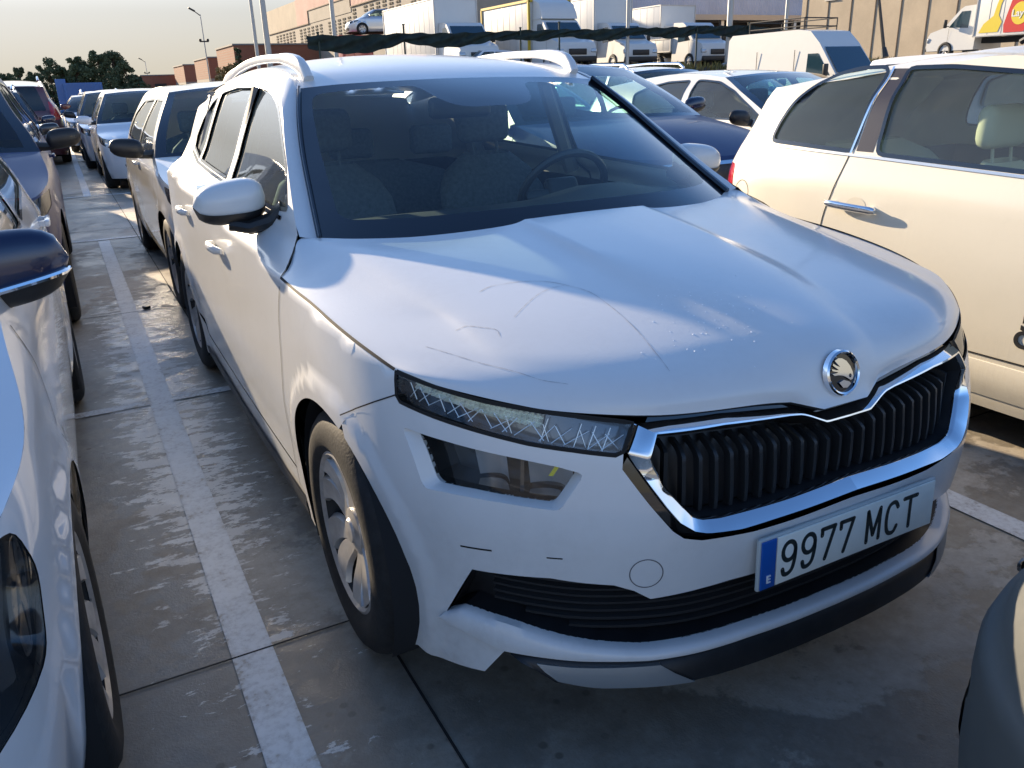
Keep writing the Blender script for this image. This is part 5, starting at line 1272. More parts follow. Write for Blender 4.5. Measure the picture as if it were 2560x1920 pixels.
def city_car():
    F = dict(L=3.546, W=1.627, H=1.49, belt=1.03, zf=.78, zc=1.0, fo=.68, wb=2.30, r=.30, cf=.5, cr=.42, hatch=.50, tumble=.155, ay=1.05, ty=1.62, ry=2.62, cy=.45, zr=1.36,
             paint=CREAM, detail=1, seatmat=CREAMSEAT, light=1, crown=.04, sglass=glassm('clear_side_glass', (.84, .96, .90), 1.5, .10), seat_y=1.98,
             hoodside=[(.6, .88), (.9, .97)], rw=(1.06, 1.30),
             win=[[(1.28, 1.05), (1.50, 1.24), (1.72, 1.338), (2.006, 1.375), (2.303, 1.402), (2.505, 1.402), (2.475, 1.074), (1.847, 1.050)],
                  [(2.59, 1.078), (2.595, 1.408), (2.74, 1.408), (2.86, 1.385), (2.967, 1.340), (3.04, 1.26), (3.085, 1.17), (3.097, 1.10)]],
             lamp=[('s', .42, .80), ('s', .62, .82), ('s', .55, .66), ('f', .62, .62), ('f', .52, .72)],
             tail=[('s', 3.33, .98), ('s', 3.30, .78), ('r', .66, .74), ('r', .60, .98)],
             doors=[[(2.605, 1.06), (2.633, .91), (2.663, .80), (2.66, .6), (2.56, .45), (2.45, .40)], [(1.25, .36), (1.2, .7), (1.22, .98)], [(1.25, .37), (1.9, .36), (2.45, .40)]],
             grille=[dict(poly=[(-.3, .42), (.3, .42), (.28, .26), (-.28, .26)])], handles=[], seal=FRIT)
    root, sh = make_car(F, 'city_car', 'cream three-door city car at the right edge, seen side-on with chrome door handle', 'car', None, (2.36, -1.10, 0), h=.035)
    T = sh.S
    for s in (-1, 1):
        # chrome belt strip, body crease, side skirt, handle
        m = MB(); q = [(s * T.us(y), z) for y, z in ((1.25, 1.030), (1.85, 1.034), (2.48, 1.060), (3.12, 1.082))]; m.grid(sh.ribbon(q, .010, .005)); m.build('belt_strip', simple('satin_trim', (.62, .62, .60), .25, .9), root, sharp=None)
        m = MB(); rows = []
        for dz, o in ((.07, -.01), (.065, .004), (.03, .014), (-.03, .012), (-.075, .004), (-.08, -.03)):
            ys = np.linspace(1.10, 2.55, 40); rows.append(sh.P(s * np.array([T.us(y) for y in ys]), .30 + dz, o))
        m.grid(rows); m.build('side_skirt', CREAM, root, sharp=30)
        m = MB(); m.grid(sh.ribbon([(s * T.us(y), z) for y, z in ((1.08, .392), (2.0, .388), (2.5, .40))], .006, .003)); m.build('skirt_gap', SEAM, root, sharp=None)
        m = MB(); p0, p1 = sh.P(s * T.us(2.631), .866, .030), sh.P(s * T.us(2.379), .858, .030)
        pts = [p0 * (1 - t) + p1 * t + np.array([s * .008 * math.sin(math.pi * t), 0, 0]) for t in np.linspace(0, 1, 12)]
        m.tube([tuple(p) for p in pts], [.010] + [.0155] * 10 + [.011], 12, flat=.8)
        for t in (.12, .88): q = p0 * (1 - t) + p1 * t; m.tube([tuple(q), tuple(q - [s * .035, 0, 0])], .012, 8)
        hd = m.build('door_handle', CHROME, root)
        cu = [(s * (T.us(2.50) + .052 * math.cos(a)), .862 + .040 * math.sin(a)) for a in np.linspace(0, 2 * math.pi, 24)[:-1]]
        sh.panel('handle_shade', cu, [], simple('recess_shade', (.66, .61, .49), .5), root, .02, off=.0012)  # flat disc, the shade behind the handle is put into its colour
        m = MB(); m.grid(sh.ribbon([(s * (T.us(3.22) + .06 * math.cos(a)), .85 + .06 * math.sin(a)) for a in np.linspace(0, 2 * math.pi, 30)], .003, .001)); 
        if s < 0: m.build('fuel_flap', SEAM, root, sharp=None)
        # door window divider between the panes
        m = MB(); m.grid(sh.ribbon([(s * T.us(2.53), 1.40), (s * T.us(2.535), 1.08)], .085, .001)); m.build('pillar_cover', simple('pillar_black', (.05, .045, .05), .25), root, sharp=None)
        m = MB(); m.grid(sh.ribbon([(s * T.us(2.573), 1.408), (s * T.us(2.60), 1.07)], .010, .004)); m.build('pillar_trim', CHROME, root, sharp=None)
    m = MB(); m.tube([(0, 3.085, 1.455), (0, 3.10, 1.50)], [.018, .012], 8); m.tube([(0, 3.10, 1.50), (-.03, 3.14, 1.735)], [.009, .007], 6); m.build('antenna', BLACKP, root)
    # model figure on the door
    for s_, y, z, sz in (('5', 1.712, .545, .065), ('0', 1.66, .545, .065), ('0', 1.61, .545, .065), ('C', 1.722, .480, .065)):
        cu = bpy.data.curves.new('lettering', 'FONT'); cu.body = s_; cu.size = sz * 1.3; cu.extrude = .002; cu.align_x = 'CENTER'; cu.align_y = 'CENTER'; cu.offset = .003
        ob = bpy.data.objects.new('tmp_text', cu); COL.objects.link(ob); bpy.context.view_layer.update(); me = bpy.data.meshes.new_from_object(ob); bpy.data.objects.remove(ob)
        o_ = link('lettering', me, BLACKP, root, False); p = sh.P(-T.us(y), z, .002); o_.location = tuple(p); o_.rotation_euler = (R(90), 0, R(-90))
    return root
city_car()

def car(name, label, S, x, y, rz=0, h=.07, group=None, cat='car'):
    return make_car(S, name, label, cat, group, (x, y, 0), rz, h)
KERB = 'cars parked facing the camera'
# left foreground
S = std_spec(L=4.0, W=1.74, H=1.55, fo=.86, wb=2.55, r=.32, belt=.98, zf=.76, zc=1.00, ay=1.02, ty=1.75, ry=3.3, paint=WHITE2, detail=1, mirrormat=paint('navy_mirror', (.006, .012, .05), dirt=.02),
             mirror_strip=1, mirror=(1.20, 1.02), mirror_w=.25, mirror_gap=-.10, mirror_h=.088, handlemat=WHITE2, hoodside=[(.62, .86), (.85, .95)], cy=.42, cf=.5,
             lamp=[('s', .34, .80), ('s', .42, .79), ('s', .45, .70), ('s', .40, .58), ('f', .66, .50), ('f', .50, .48), ('f', .40, .60), ('f', .50, .74)])
car('hatchback', 'white car cut by the left edge, dark navy door mirror over its wet wing', S, -2.312, -.08, h=.04)
S = std_spec(L=4.5, W=1.84, H=1.66, fo=.86, wb=2.7, r=.345, belt=1.06, zf=.82, zc=1.06, ay=1.25, ty=1.95, ry=3.6, paint=NAVY, detail=1, mirror=(1.50, 1.10), mirror_w=.22, cy=.45,
             mirrormat=BLACKP, grille=[dict(poly=[(-.52, .80), (.52, .80), (.46, .48), (-.46, .48)], chrome=.02), dict(poly=[(-.6, .40), (.6, .40), (.5, .24), (-.5, .24)])])
car('suv', 'dark blue suv behind the cut-off white car, black mirror reaching over the lane', S, -2.33, 4.15, h=.05)
S = std_spec(L=4.2, W=1.70, H=1.50, fo=.80, wb=2.6, r=.315, belt=.98, zf=.78, zc=.98, ay=1.15, ty=1.75, ry=3.5, paint=WHITE3, detail=1, mirrormat=BLACKP, mirror=(1.30, 1.02), cy=.46)
car('hatchback', 'cream white car parked directly behind the crossover with a black door mirror', S, 0.02, 4.12, h=.05)
S = std_spec(L=3.95, W=1.70, H=1.51, fo=.80, wb=2.5, r=.30, belt=.97, zf=.74, zc=.97, ay=1.0, ty=1.65, ry=3.3, paint=WHITE2)
car('hatchback', 'nearer of the two small white hatchbacks beside the lane', S, .02, 12.95, group=KERB)
S = std_spec(L=3.95, W=1.70, H=1.53, fo=.80, wb=2.5, r=.30, belt=.97, zf=.76, zc=.98, ay=1.0, ty=1.65, ry=3.3, paint=WHITE2, mirrormat=BLACKP)
car('hatchback', 'farther of the two small white hatchbacks beside the lane', S, -.12, 17.3, group=KERB)
S = std_spec(L=4.2, W=1.76, H=1.46, paint=MIDBLUE); car('hatchback', 'light blue car beyond the small white hatchbacks at the far end of the lane', S, -.25, 23.5, group=KERB)
S = std_spec(L=4.3, W=1.78, H=1.50, paint=SILVER, mirrormat=BLACKC); car('hatchback', 'pale silver car just behind the dark blue suv on the left', S, -2.42, 9.15, group=KERB)
S = std_spec(L=4.4, W=1.80, H=1.58, paint=NAVY2, rails=CHROME); car('estate_car', 'dark blue car with bright roof rails third in the left column', S, -2.45, 13.9, group=KERB)
S = std_spec(L=4.5, W=1.86, H=1.78, belt=1.10, zf=.85, zc=1.1, ay=1.1, ty=1.7, ry=4.2, paint=REDC, rails=CHROME, tail=[('s', 4.30, 1.30), ('s', 4.26, .95), ('r', .70, .92), ('r', .74, 1.30)], hatch=.2, rw=(1.12, 1.60))
car('people_carrier', 'dark red people carrier seen from behind beside the far lane', S, -2.1, 24.0, rz=math.pi, group=None)
S = std_spec(paint=WHITE2, rails=CHROME, H=1.55); car('estate_car', 'white car in front of the blue container at the far end of the lane', S, .1, 28.5, group=KERB)
S = std_spec(paint=GREYC, H=1.5); car('hatchback', 'grey car far down the lane beyond the red people carrier', S, -2.3, 29.5, group=KERB)
S = std_spec(paint=REDC, H=1.45); car('hatchback', 'small red car far down the lane in front of the trees', S, 0.0, 34.0, group=KERB)
S = std_spec(paint=SILVER, H=1.5); car('hatchback', 'silver car far down the lane below the dark trees', S, 2.4, 33.0, group=KERB)
S = std_spec(paint=WHITE3, H=1.48); car('hatchback', 'white car two columns right of the lane, roof just above the cream white car', S, 2.4, 12.9, group=KERB)
# right side
S = std_spec(L=4.4, W=1.82, H=1.575, belt=1.07, zf=.90, zc=1.10, ay=1.25, ty=2.0, ry=3.6, r=.34, paint=NAVY, detail=1, mirrormat=NAVY2, mirror=(1.55, 1.14), hbulge=.06,
             grille=[dict(poly=[(-.45, .86), (.45, .86), (.40, .52), (-.40, .52)], chrome=.02)])
car('suv', 'blue car with a long bonnet between the cream city car and the crossover windscreen', S, 2.42, 3.15, h=.05)
S = std_spec(L=4.35, W=1.80, H=1.475, belt=1.0, zf=.76, zc=1.0, ay=1.12, ty=2.05, ry=3.3, r=.33, paint=WHITE3, detail=1, mirrormat=BLACKP, mirror=(1.45, 1.02), seal=FRIT,
             win=[[(1.30, 1.02), (1.52, 1.13), (1.80, 1.255), (2.08, 1.335), (2.32, 1.355), (2.42, 1.355), (2.36, 1.03)], [(2.47, 1.035), (2.52, 1.355), (2.85, 1.345), (3.12, 1.30), (3.30, 1.235), (3.22, 1.06)]])
car('coupe_suv', 'white car with arched side windows and black mirror behind the cream city car', S, 4.85, 3.15, h=.05)
S = std_spec(L=4.45, W=1.84, H=1.60, belt=1.08, paint=NAVY2, rails=BLACKP, ry=3.9, r=.34); car('suv', 'dark blue suv with black roof rails on the far side of the cream city car', S, 4.85, -1.35)
S = std_spec(L=4.5, W=1.80, H=1.58, ry=4.0, ay=1.1, paint=WHITE2, rails=CHROME); car('estate_car', 'white estate with roof rails beyond the arched-window car, under the box lorries', S, 7.2, 8.0, group=KERB)
S = std_spec(L=4.3, W=1.78, H=1.50, paint=SILVER); car('hatchback', 'silver blue car right of the white railed estate', S, 9.6, 9.0, group=KERB)
S = std_spec(L=4.1, W=1.76, H=1.46, paint=GREYC); car('hatchback', 'grey car half hidden behind the blue car bonnet and the white railed estate', S, 4.85, 8.4, group=KERB)
S = std_spec(L=4.3, W=1.80, H=1.62, belt=1.05, paint=WHITE2, ry=4.0); car('people_carrier', 'white people carrier whose side window tops the cream city car roof', S, 9.3, 3.3)
S = std_spec(L=4.2, W=1.8, H=1.46, paint=MIDBLUE); car('hatchback', 'blue car beside the hedge under the dark canopy', S, 15.2, 13.2, group=KERB)
# bottom right: nose of a grimy car facing the crossover
S = std_spec(L=4.2, W=1.76, H=1.46, zf=.72, zc=.95, paint=DIRTY, cf=.55, cy=.5, lamp=[('f', .62, .50), ('f', .56, .50), ('f', .50, .44), ('f', .60, .44)], detail=1, front_bot=.06)
car('hatchback', 'grimy grey car nose in the bottom right corner facing the crossover', S, .385, -.265, rz=math.pi, h=.04)

# ------------------------------------------------------------------ raised yard and lorries
soil = simple('dry_soil', (.13, .11, .07), .95, var=.4, vs=3)
m = MB(); m.grid([[(5, 27.0, -.02), (400, 27.0, -.02)], [(5, 28.6, 1.78), (400, 28.6, 1.78)], [(5, 400, 1.78), (400, 400, 1.78)]]); tag(m.build('raised_ground', simple('yard_asphalt', (.10, .095, .085), .9, var=.3), None, False), kind='structure')
m = MB(); rnd = random.Random(3)
for i in range(5200):
    x = rnd.uniform(6, 60); y = 27.9 + rnd.random() * .7; z = 1.55 + rnd.random() * .25; h_ = .10 + rnd.random() * .22; a = rnd.uniform(0, 6.28)
    m.add([(x - .05 * math.cos(a), y, z), (x + .05 * math.cos(a), y + .03, z), (x + rnd.uniform(-.1, .1), y + rnd.uniform(-.1, .1), z + h_)], [(0, 1, 2)])
tag(m.build('dry_grass', simple('dry_grass_m', (.17, .15, .05), .9, var=.5, vs=1), None, False), 'dry yellow green grass strip along the edge of the raised yard', 'grass', kind='stuff')

TW = paint('lorry_white', (.70, .70, .67), rough=.45, coat=.3, dirt=.15); TY = simple('yellow_trim', (.62, .42, .03), .5); TRIMG = simple('alu_trim', (.5, .5, .5), .4, .6)
def prof_solid(m, prof, x0, x1, mi=0, taper=0):
    n = len(prof); a = [(x0 + taper * max(0, z - prof[0][1]), y, z) for y, z in prof]; b = [(x1 - taper * max(0, z - prof[0][1]), y, z) for y, z in prof]
    m.add(a + b, [tuple(range(n))[::-1], tuple(range(n, 2 * n))] + [(i, (i + 1) % n, n + (i + 1) % n, n + i) for i in range(n)], mi)
def lorry(label, x, y, z0, boxlen=4.0, w=2.1, bh=2.25, edge=None, name='box_lorry', rz=0, cabcol=None, high_fairing=False, box=True, vanlen=0):
    """cab nose at y=0 facing -y, x centre"""
    root = empty(name, (x, y, z0), rz); tag(root, label, 'lorry' if box else 'van', None); W2 = (w if not box else 2.0) / 2
    P = cabcol or TW
    m = MB(); cp = [(.05, .35), (0, .55), (.02, .95), (.12, 1.12), (.75, 1.30), (1.42, 2.02), (1.60, 2.12), (2.3, 2.15), (2.3, .35)]
    if not box: cp = [(.05, .35), (0, .55), (.02, .95), (.12, 1.12), (.75, 1.30), (1.50, 2.20), (1.9, 2.55), (2.4, 2.62), (vanlen - .15, 2.60), (vanlen, 2.45), (vanlen, .35)]
    prof_solid(m, cp, -W2 * .96, W2 * .96, 0, .05); cab = m.build('cab' if box else 'body', P, root, sharp=30)
    # windscreen
    def slab(nm, q, mat, off=(0, 0, 0)):
        mm = MB(); mm.add([tuple(np.array(p) + off) for p in q], [tuple(range(len(q)))]); return mm.build(nm, mat, root, False)
    zt, yt = (1.98, 1.38) if box else (2.10, 1.42)
    tp = lambda z: W2 * .96 - .05 * (z - .35)
    slab('windscreen', [(-tp(1.3) + .08, .80 - .03, 1.36), (tp(1.3) - .08, .80 - .03, 1.36), (tp(zt) - .10, yt - .03, zt - .02), (-tp(zt) + .10, yt - .03, zt - .02)], simple('cab_glass', (.02, .05, .07), .06, coat=1), (0, -.02, .015))
    for s in (-1, 1):
        q = [(s * (tp(1.32) + .008), .98, 1.30), (s * (tp(1.32) + .008), 1.9, 1.24), (s * (tp(1.9) + .008), 1.9, 1.92), (s * (tp(1.9) + .008), 1.50, 1.92)]
        slab('side_window', q if s > 0 else q[::-1], simple('cab_glass', (.02, .05, .07), .06, coat=1))
        mm = MB(); mm.box((s * (W2 - .18), .06, .80), (.30, .12, .22), bev=.04, rx=-.3); mm.build('headlight', LENSG, root)
        mm = MB(); mm.box((s * (W2 + .14), .95, 1.45), (.16, .10, .34), bev=.03); mm.tube([(s * (W2 - .05), 1.0, 1.35), (s * (W2 + .12), .97, 1.35)], .02, 6); mm.build('mirror', BLACKP, root)
        mm = MB(); mm.grid([[(s * (tp(.6) + .004), 1.0 + .02 * t, .45 + .8 * t) for t in (0, 1)], [(s * (tp(.6) + .004), 1.012 + .02 * t, .45 + .8 * t) for t in (0, 1)]]); mm.build('door_gap', SEAM, root, False)
    mm = MB(); mm.box((0, -.012, .74), (w * .42, .05, .24), bev=.02); mm.build('grille', BLACKP, root)
    mm = MB(); mm.box((0, .01, .45), (2 * W2 * .94, .12, .22), bev=.03); mm.build('bumper', BLACKP if box else P, root)
    L = (2.45 + boxlen) if box else vanlen
    if box:
        mm = MB(); b0, b1 = 2.35, 2.35 + boxlen; zb, zt2 = .85, .85 + bh
        mm.box((0, (b0 + b1) / 2, (zb + zt2) / 2), (w, boxlen, bh), bev=.02); bx = mm.build('cargo_box', P, root, sharp=30)
        mm = MB(); e = edge or TRIMG; t_ = .05 if edge is None else .10
        for s in (-1, 1):
            mm.box((s * w / 2, b0, (zb + zt2) / 2), (t_, t_, bh + .03)); mm.box((s * w / 2, (b0 + b1) / 2, zt2), (t_, boxlen, t_)); mm.box((s * w / 2, (b0 + b1) / 2, zb), (t_, boxlen, t_)); mm.box((s * w / 2, b1, (zb + zt2) / 2), (t_, t_, bh))
        mm.box((0, b0, zt2), (w, t_, t_)); mm.build('corner_trim', e, bx)
        for s in (-1, 1):
            mm = MB()
            for k in range(1, int(boxlen / .6)): mm.box((s * (w / 2 + .003), b0 + k * .6, (zb + zt2) / 2), (.008, .012, bh - .12))
            mm.build('panel_ribs', TRIMG, bx)
        mm = MB(); mm.box((0, b0 + boxlen / 2, .70), (.9, boxlen + .8, .22)); mm.build('chassis', DARKMETAL, root)
        if high_fairing:
            mm = MB(); pr = [(1.45, 2.13), (1.5, 2.35), (1.75, 2.75), (2.3, 2.95), (2.3, 2.13)]; prof_solid(mm, pr, -W2 * .9, W2 * .9, 0, .05); mm.build('roof_fairing', P, root, sharp=40)
    else:
        mm = MB()
        for s in (-1, 1):
            for yy in (2.4, 4.0):
                if yy < vanlen - .6: mm.box((s * (W2 * .96 - .04), yy, 1.3), (.012, .015, 1.5))
            mm.box((s * (W2 * .96 - .02), (2.4 + vanlen) / 2, 1.32), (.02, vanlen - 2.7, .03))
        mm.build('panel_lines', SEAM, root, False)
    for yy in (.95, L - .95):
        for s in (-1, 1): make_wheel(root, s * (W2 - .12), yy, .36, s, .22, TRIMG, 'single', .22, detail=0)
    return root
LENSG = simple('lamp_glass_solid', (.45, .48, .5), .12, .3, coat=1)
Z0 = 1.78
lorry('white box lorry with ribbed body, leftmost lorry behind the netting', 15.3, 32.9, Z0, 6.5, 2.1, 2.3)
lorry('white lorry with yellow edged box behind the netting', 18.8, 30.6, Z0, 4.6, 2.1, 2.05, edge=TY, high_fairing=True)
lorry('tallest white box lorry right of the yellow edged one', 23.6, 32.6, Z0, 4.4, 2.25, 2.45)
lorry('white box lorry beside the light grey hall, rightmost of the row', 28.9, 34.2, Z0, 4.2, 2.3, 2.3)
lorry('small white cab van with rounded nose at the right end of the lorry row', 27.4, 31.6, Z0 - .05, 1.9, 2.0, .6, name='cab_van')
lorry('plain white panel van right of the hedge with a roof ladder frame', 19.9, 16.2, 0, name='panel_van', box=False, vanlen=5.4, w=1.95)
m = MB()
for (x, y) in ((19.2, 18.5), (20.6, 18.5), (19.2, 20.8), (20.6, 20.8)): m.tube([(x, y, 2.58), (x, y, 2.95)], .02, 6)
for z in (2.72, 2.95): m.tube([(19.2, 18.5, z), (20.6, 18.5, z), (20.6, 20.8, z), (19.2, 20.8, z), (19.2, 18.5, z)], .02, 6)
tag(m.build('ladder_rack', DARKMETAL), 'dark metal ladder rack on the roof of the white panel van', 'rack')
# snack lorry
sl = lorry('white snack delivery lorry with red diamond emblem and grey swoosh on its side', 35.2, 25.4, Z0 - .02, 5.0, 2.3, 2.1, rz=math.pi, name='delivery_lorry')
# artwork sheet frame: local of sl: +x side faces world -x after the half turn
def side_art(name, pts, mat, off, par=sl):   # pts in (along, up) metres, along from the cab end
    V, F = triangulate(np.array(pts, float), [], .12)
    vs = [(1.15 + off, 2.35 + a * .88, .85 + b * .86) for a, b in V]; return mesh(name, vs, F, mat, par, False)
def cir(cx, cy, rx, ry, n=24): return [(cx + rx * math.cos(a), cy + ry * math.sin(a)) for a in np.linspace(0, 2 * math.pi, n, endpoint=False)]
YEL = simple('art_yellow', (.80, .62, .05), .5); REDA = simple('art_red', (.62, .03, .03), .5); GREYA = simple('art_grey', (.20, .22, .20), .5)
side_art('yellow_splash', [(.25, .15), (1.2, .15), (1.35, .6), (1.15, .9), (1.2, 1.4), (1.35, 1.8), (1.15, 1.9), (1.0, 1.4), (.9, .9), (.45, .55)], YEL, .012)
side_art('yellow_splash', cir(2.75, 1.95, .13, .22, 12), YEL, .012)
side_art('emblem', [(1.45, .45), (1.75, 1.75), (2.95, 1.35), (2.45, .1), (1.5, .1)], REDA, .016)
side_art('emblem_disc', cir(2.18, .92, .42, .50), YEL, .022); 
side_art('grey_swoosh', catmull([(3.0, .75), (3.1, 1.05), (3.5, 1.3), (3.9, 1.65), (4.25, 1.75), (4.3, 2.05), (4.45, 2.1), (4.5, 1.85), (4.8, 1.7), (4.85, 1.2), (4.7, .9), (4.65, 1.3), (4.5, .5), (4.1, .25), (3.5, .3), (3.1, .5), (3.0, .75)], 50)[:-1], GREYA, .016)
def wtxt(s_, par, loc, size, mat, rot, nm='lettering', ext=.004):
    cu = bpy.data.curves.new(nm, 'FONT'); cu.body = s_; cu.size = size; cu.extrude = ext; cu.align_x = 'CENTER'; cu.align_y = 'CENTER'; cu.offset = size * .02
    ob = bpy.data.objects.new('tmp_text', cu); COL.objects.link(ob); bpy.context.view_layer.update(); me = bpy.data.meshes.new_from_object(ob); bpy.data.objects.remove(ob)
    o_ = link(nm, me, mat, par, False); o_.location = loc; o_.rotation_euler = rot; return o_
ARTW = simple('art_white', (.8, .8, .78), .5)
wtxt("Lay's", sl, (1.15 + .03, 2.35 + 1.92, .85 + .79), .37, ARTW, (R(90), R(0), R(90)))
wtxt('Doritos', sl, (1.15 + .03, 2.35 + 3.3, .85 + .62), .36, ARTW, (R(90), R(0), R(90)))
side_art('chip', [(3.55, 1.0), (3.75, 1.4), (3.98, 1.05)], simple('art_orange', (.65, .2, .03), .5), .022)

# ------------------------------------------------------------------ fence posts, netting, light poles
for k, (x, zt) in enumerate(((6.9, 3.15), (9.95, 3.4), (14.6, 3.3), (16.3, 3.5), (23.05, 3.35), (25.9, 3.5))):
    m = MB(); m.tube([(x, 28.0, 1.3), (x, 28.0, zt)], .035, 8); m.lathe([(zt, .001), (zt, .05), (zt - .04, .05)], 8, c=(x, 28.0, 0), axis='Z'); o_ = m.build('fence_post', simple('post_green', (.03, .05, .04), .6))
    tag(o_, ['leftmost thin fence post holding the dark green netting', 'fence post against the leftmost lorry', 'fence post left of the yellow edged lorry', 'fence post in front of the yellow edged lorry cab', 'fence post before the rounded cab van', 'fence post right of the cab van'][k], 'post', 'posts holding the netting')
for k, (x, r_) in enumerate(((19.65, .07), (25.0, .13), (28.3, .08))):
    m = MB(); m.tube([(x, 28.2, 1.2), (x, 28.2, 9.5)], r_, 12); m.lathe([(1.75, r_ * 2), (1.85, r_ * 2), (1.9, r_)], 12, c=(x, 28.2, 0), axis='Z'); o_ = m.build('pole', simple('galvanised', (.42, .43, .43), .45, .7))
    tag(o_, ['slim grey pole between the tall box lorry and its neighbour', 'thick galvanised pole in front of the light grey hall canopy', 'slim galvanised pole near the beige building corner'][k], 'pole', 'tall grey poles')
m = MB(); rnd = random.Random(9)
xs = np.linspace(6.5, 28.6, 240); rows = []
px_ = [6.5, 6.9, 9.95, 14.6, 16.3, 19.65, 23.05, 25.9, 28.6]
def sag(x):
    i = max(j for j in range(len(px_)) if px_[j] <= x + 1e-6); i = min(i, len(px_) - 2); t = (x - px_[i]) / (px_[i + 1] - px_[i]); return -.16 * 4 * t * (1 - t) * min(1, (px_[i + 1] - px_[i]) / 4)
top = np.array([3.04 + .38 * (x - 6.5) / 20 - (.25 * max(0, (x - 25.5) / 3)) + .25 * sag(x) for x in xs])
for k, f in enumerate(np.linspace(0, 1, 12)):
    row = []
    for x, zt in zip(xs, top):
        th = (.20 + .13 * abs(math.sin(x * .9 + .5)) + (.22 * max(0, 1 - (x - 6.5) / 6)) + .12 * max(0, min(1, (x - 23) / 3)))
        y = 28.0 - .05 + .07 * math.sin(x * 5.1 + f * 7) * math.sin(f * 3.1) + .05 * math.sin(x * 11.7 + f * 3)
        row.append((x, y, zt - th * f + sag(x) * f * .8 + .02 * math.sin(x * 7.3 + f * 11)))
    rows.append(row)
m.grid(rows); tag(m.build('shade_netting', simple('green_netting', (.010, .022, .018), .8, var=.6, vs=3, bmp=.6, bs=20), sharp=None), 'dark green shade netting rolled and sagging along the fence in front of the lorries', 'netting')
def lamp_pole(label, x, y, h, z0=0, arm=True, r=.09):
    root = empty('street_lamp', (x, y, z0)); tag(root, label, 'street lamp', 'thin lamp posts')
    m = MB(); m.tube([(0, 0, 0), (0, 0, h)], [r, r * .6], 10); m.build('mast', simple('galvanised', (.42, .43, .43), .45, .7), root)
    if arm:
        m = MB(); m.tube([(0, 0, h - .1), (-.45, 0, h + .25)], .04, 6); m.box((-.62, 0, h + .36), (.55, .3, .12), bev=.04, ry=.5); m.build('lamp_head', DARKMETAL, root)
        m = MB(); m.box((0, 0, h * .72), (.7, .12, .1)); m.box((-.3, 0, h * .72 + .1), (.2, .2, .2), bev=.03); m.box((.3, 0, h * .72 + .1), (.2, .2, .2), bev=.03); m.build('camera_bracket', DARKMETAL, root)
lamp_pole('tall thin lamp post rising above the brick blocks against the sky', 10.8, 76, 7.4, r=.06)
lamp_pole('smaller distant lamp post above the lowest brick block', 12.0, 140, 5.9, r=.06)
lamp_pole('slim dark pole left of the thick one above the crossover roof rail', 7.38, 40, 12, arm=False)
lamp_pole('thick dark pole just right of the slim one above the roof rail', 7.9, 40, 12, arm=False, r=.15)
lamp_pole('dark pole in front of the pink wall behind the silver car', 11.1, 40, 12, z0=0, arm=False, r=.12)

# ------------------------------------------------------------------ red car transporter with the silver hatchback on top
RED = paint('transporter_red', (.42, .02, .02), dirt=.15)
root = empty('car_transporter', (17.2, 50, Z0)); tag(root, 'red car transporter frame under the silver hatchback behind the netting', 'lorry')
m = MB(); m.box((0, 0, 2.40), (6.2, 1.9, .14)); m.box((2.6, 0, 2.9), (.9, 1.9, .14), ry=-.7); m.box((3.4, 0, 3.3), (1.2, 1.9, .12)); m.build('upper_deck', RED, root)
m = MB(); m.box((-2.0, 0, 1.3), (1.9, 2.0, 1.9), bev=.15); m.build('cab', RED, root); 
for x in (-1.2, 1.0, 3.6):
    for y in (-.9, .9): m = MB(); m.box((x, y, 1.5), (.14, .14, 1.8)); m.build('strut', RED, root)
for x in (-2.0, 2.2, 3.4):
    for s in (-1, 1): make_wheel(root, 0, 0, .4, s, .25, TRIMG, 'single', .25, detail=0, name='wheel').matrix_local = Matrix.Translation((x, s * .9, .4)) @ Matrix.Rotation(R(90), 4, 'Z')
S = std_spec(L=4.1, W=1.72, H=1.50, paint=SILVER, ay=1.05, ty=1.7, ry=3.2, rimstyle='swirl')
c_, _ = car('hatchback', 'silver hatchback raised on the red transporter deck above the netting', S, 0, 0, h=.07); c_.location = (15.0, 50.4, Z0 + 2.48); c_.rotation_euler = (0, R(-3), R(-96))
S = std_spec(L=4.2, W=1.75, H=1.5, paint=WHITE2); c_, _ = car('hatchback', 'white car below the red transporter, only its roof and dark windows showing', S, 0, 0); c_.location = (13.4, 33.0, Z0 - .5); c_.rotation_euler = (0, 0, R(-80))

# ------------------------------------------------------------------ buildings
def wallmat(name, col, rough=.85, ribs=0, var=.12, axis='Y'):
    m_, t, p, o = nodes(name); v = coord(t); n = noise(t, v, .6, 6, .65); n2 = noise(t, v, 12, 5, .6)
    c_ = mixc(t, ramp(t, n, [(.3, g(0)), (.7, g(1))]), (*[x * (1 - var) for x in col], 1), (*[min(1, x * (1 + var)) for x in col], 1))
    c_ = mixc(t, mth(t, 'MULTIPLY', ramp(t, n2, [(.5, g(0)), (.8, g(1))]), .25), c_, (*[x * .6 for x in col], 1))
    t.links.new(c_, p.inputs['Base Color']); p.inputs['Roughness'].default_value = rough
    if ribs:
        w_ = nn(t, 'ShaderNodeTexWave', wave_type='BANDS', bands_direction=axis); w_.inputs['Scale'].default_value = ribs; t.links.new(v, w_.inputs['Vector']); bump(t, p, w_.outputs[1], .5, .05)
    return m_
BEIGE = wallmat('beige_panel', (.46, .39, .29), ribs=.9); PINK = wallmat('pink_panel', (.55, .33, .27), ribs=.9); GREYP = wallmat('greybeige_panel', (.36, .32, .26))
NAVYW = wallmat('navy_cladding', (.035, .048, .085), .5, ribs=1.6, axis='X'); LGREY = wallmat('light_grey_cladding', (.42, .46, .56), .5, ribs=1.2, axis='X')
root = empty('warehouse', (22.8, 80, Z0)); tag(root, 'long beige and pink warehouse with rows of slot vents behind the lorries', 'building')
m = MB(); m.box((6, .3, 3.9), (12, 49, 7.8)); m.build('wall', GREYP, root)
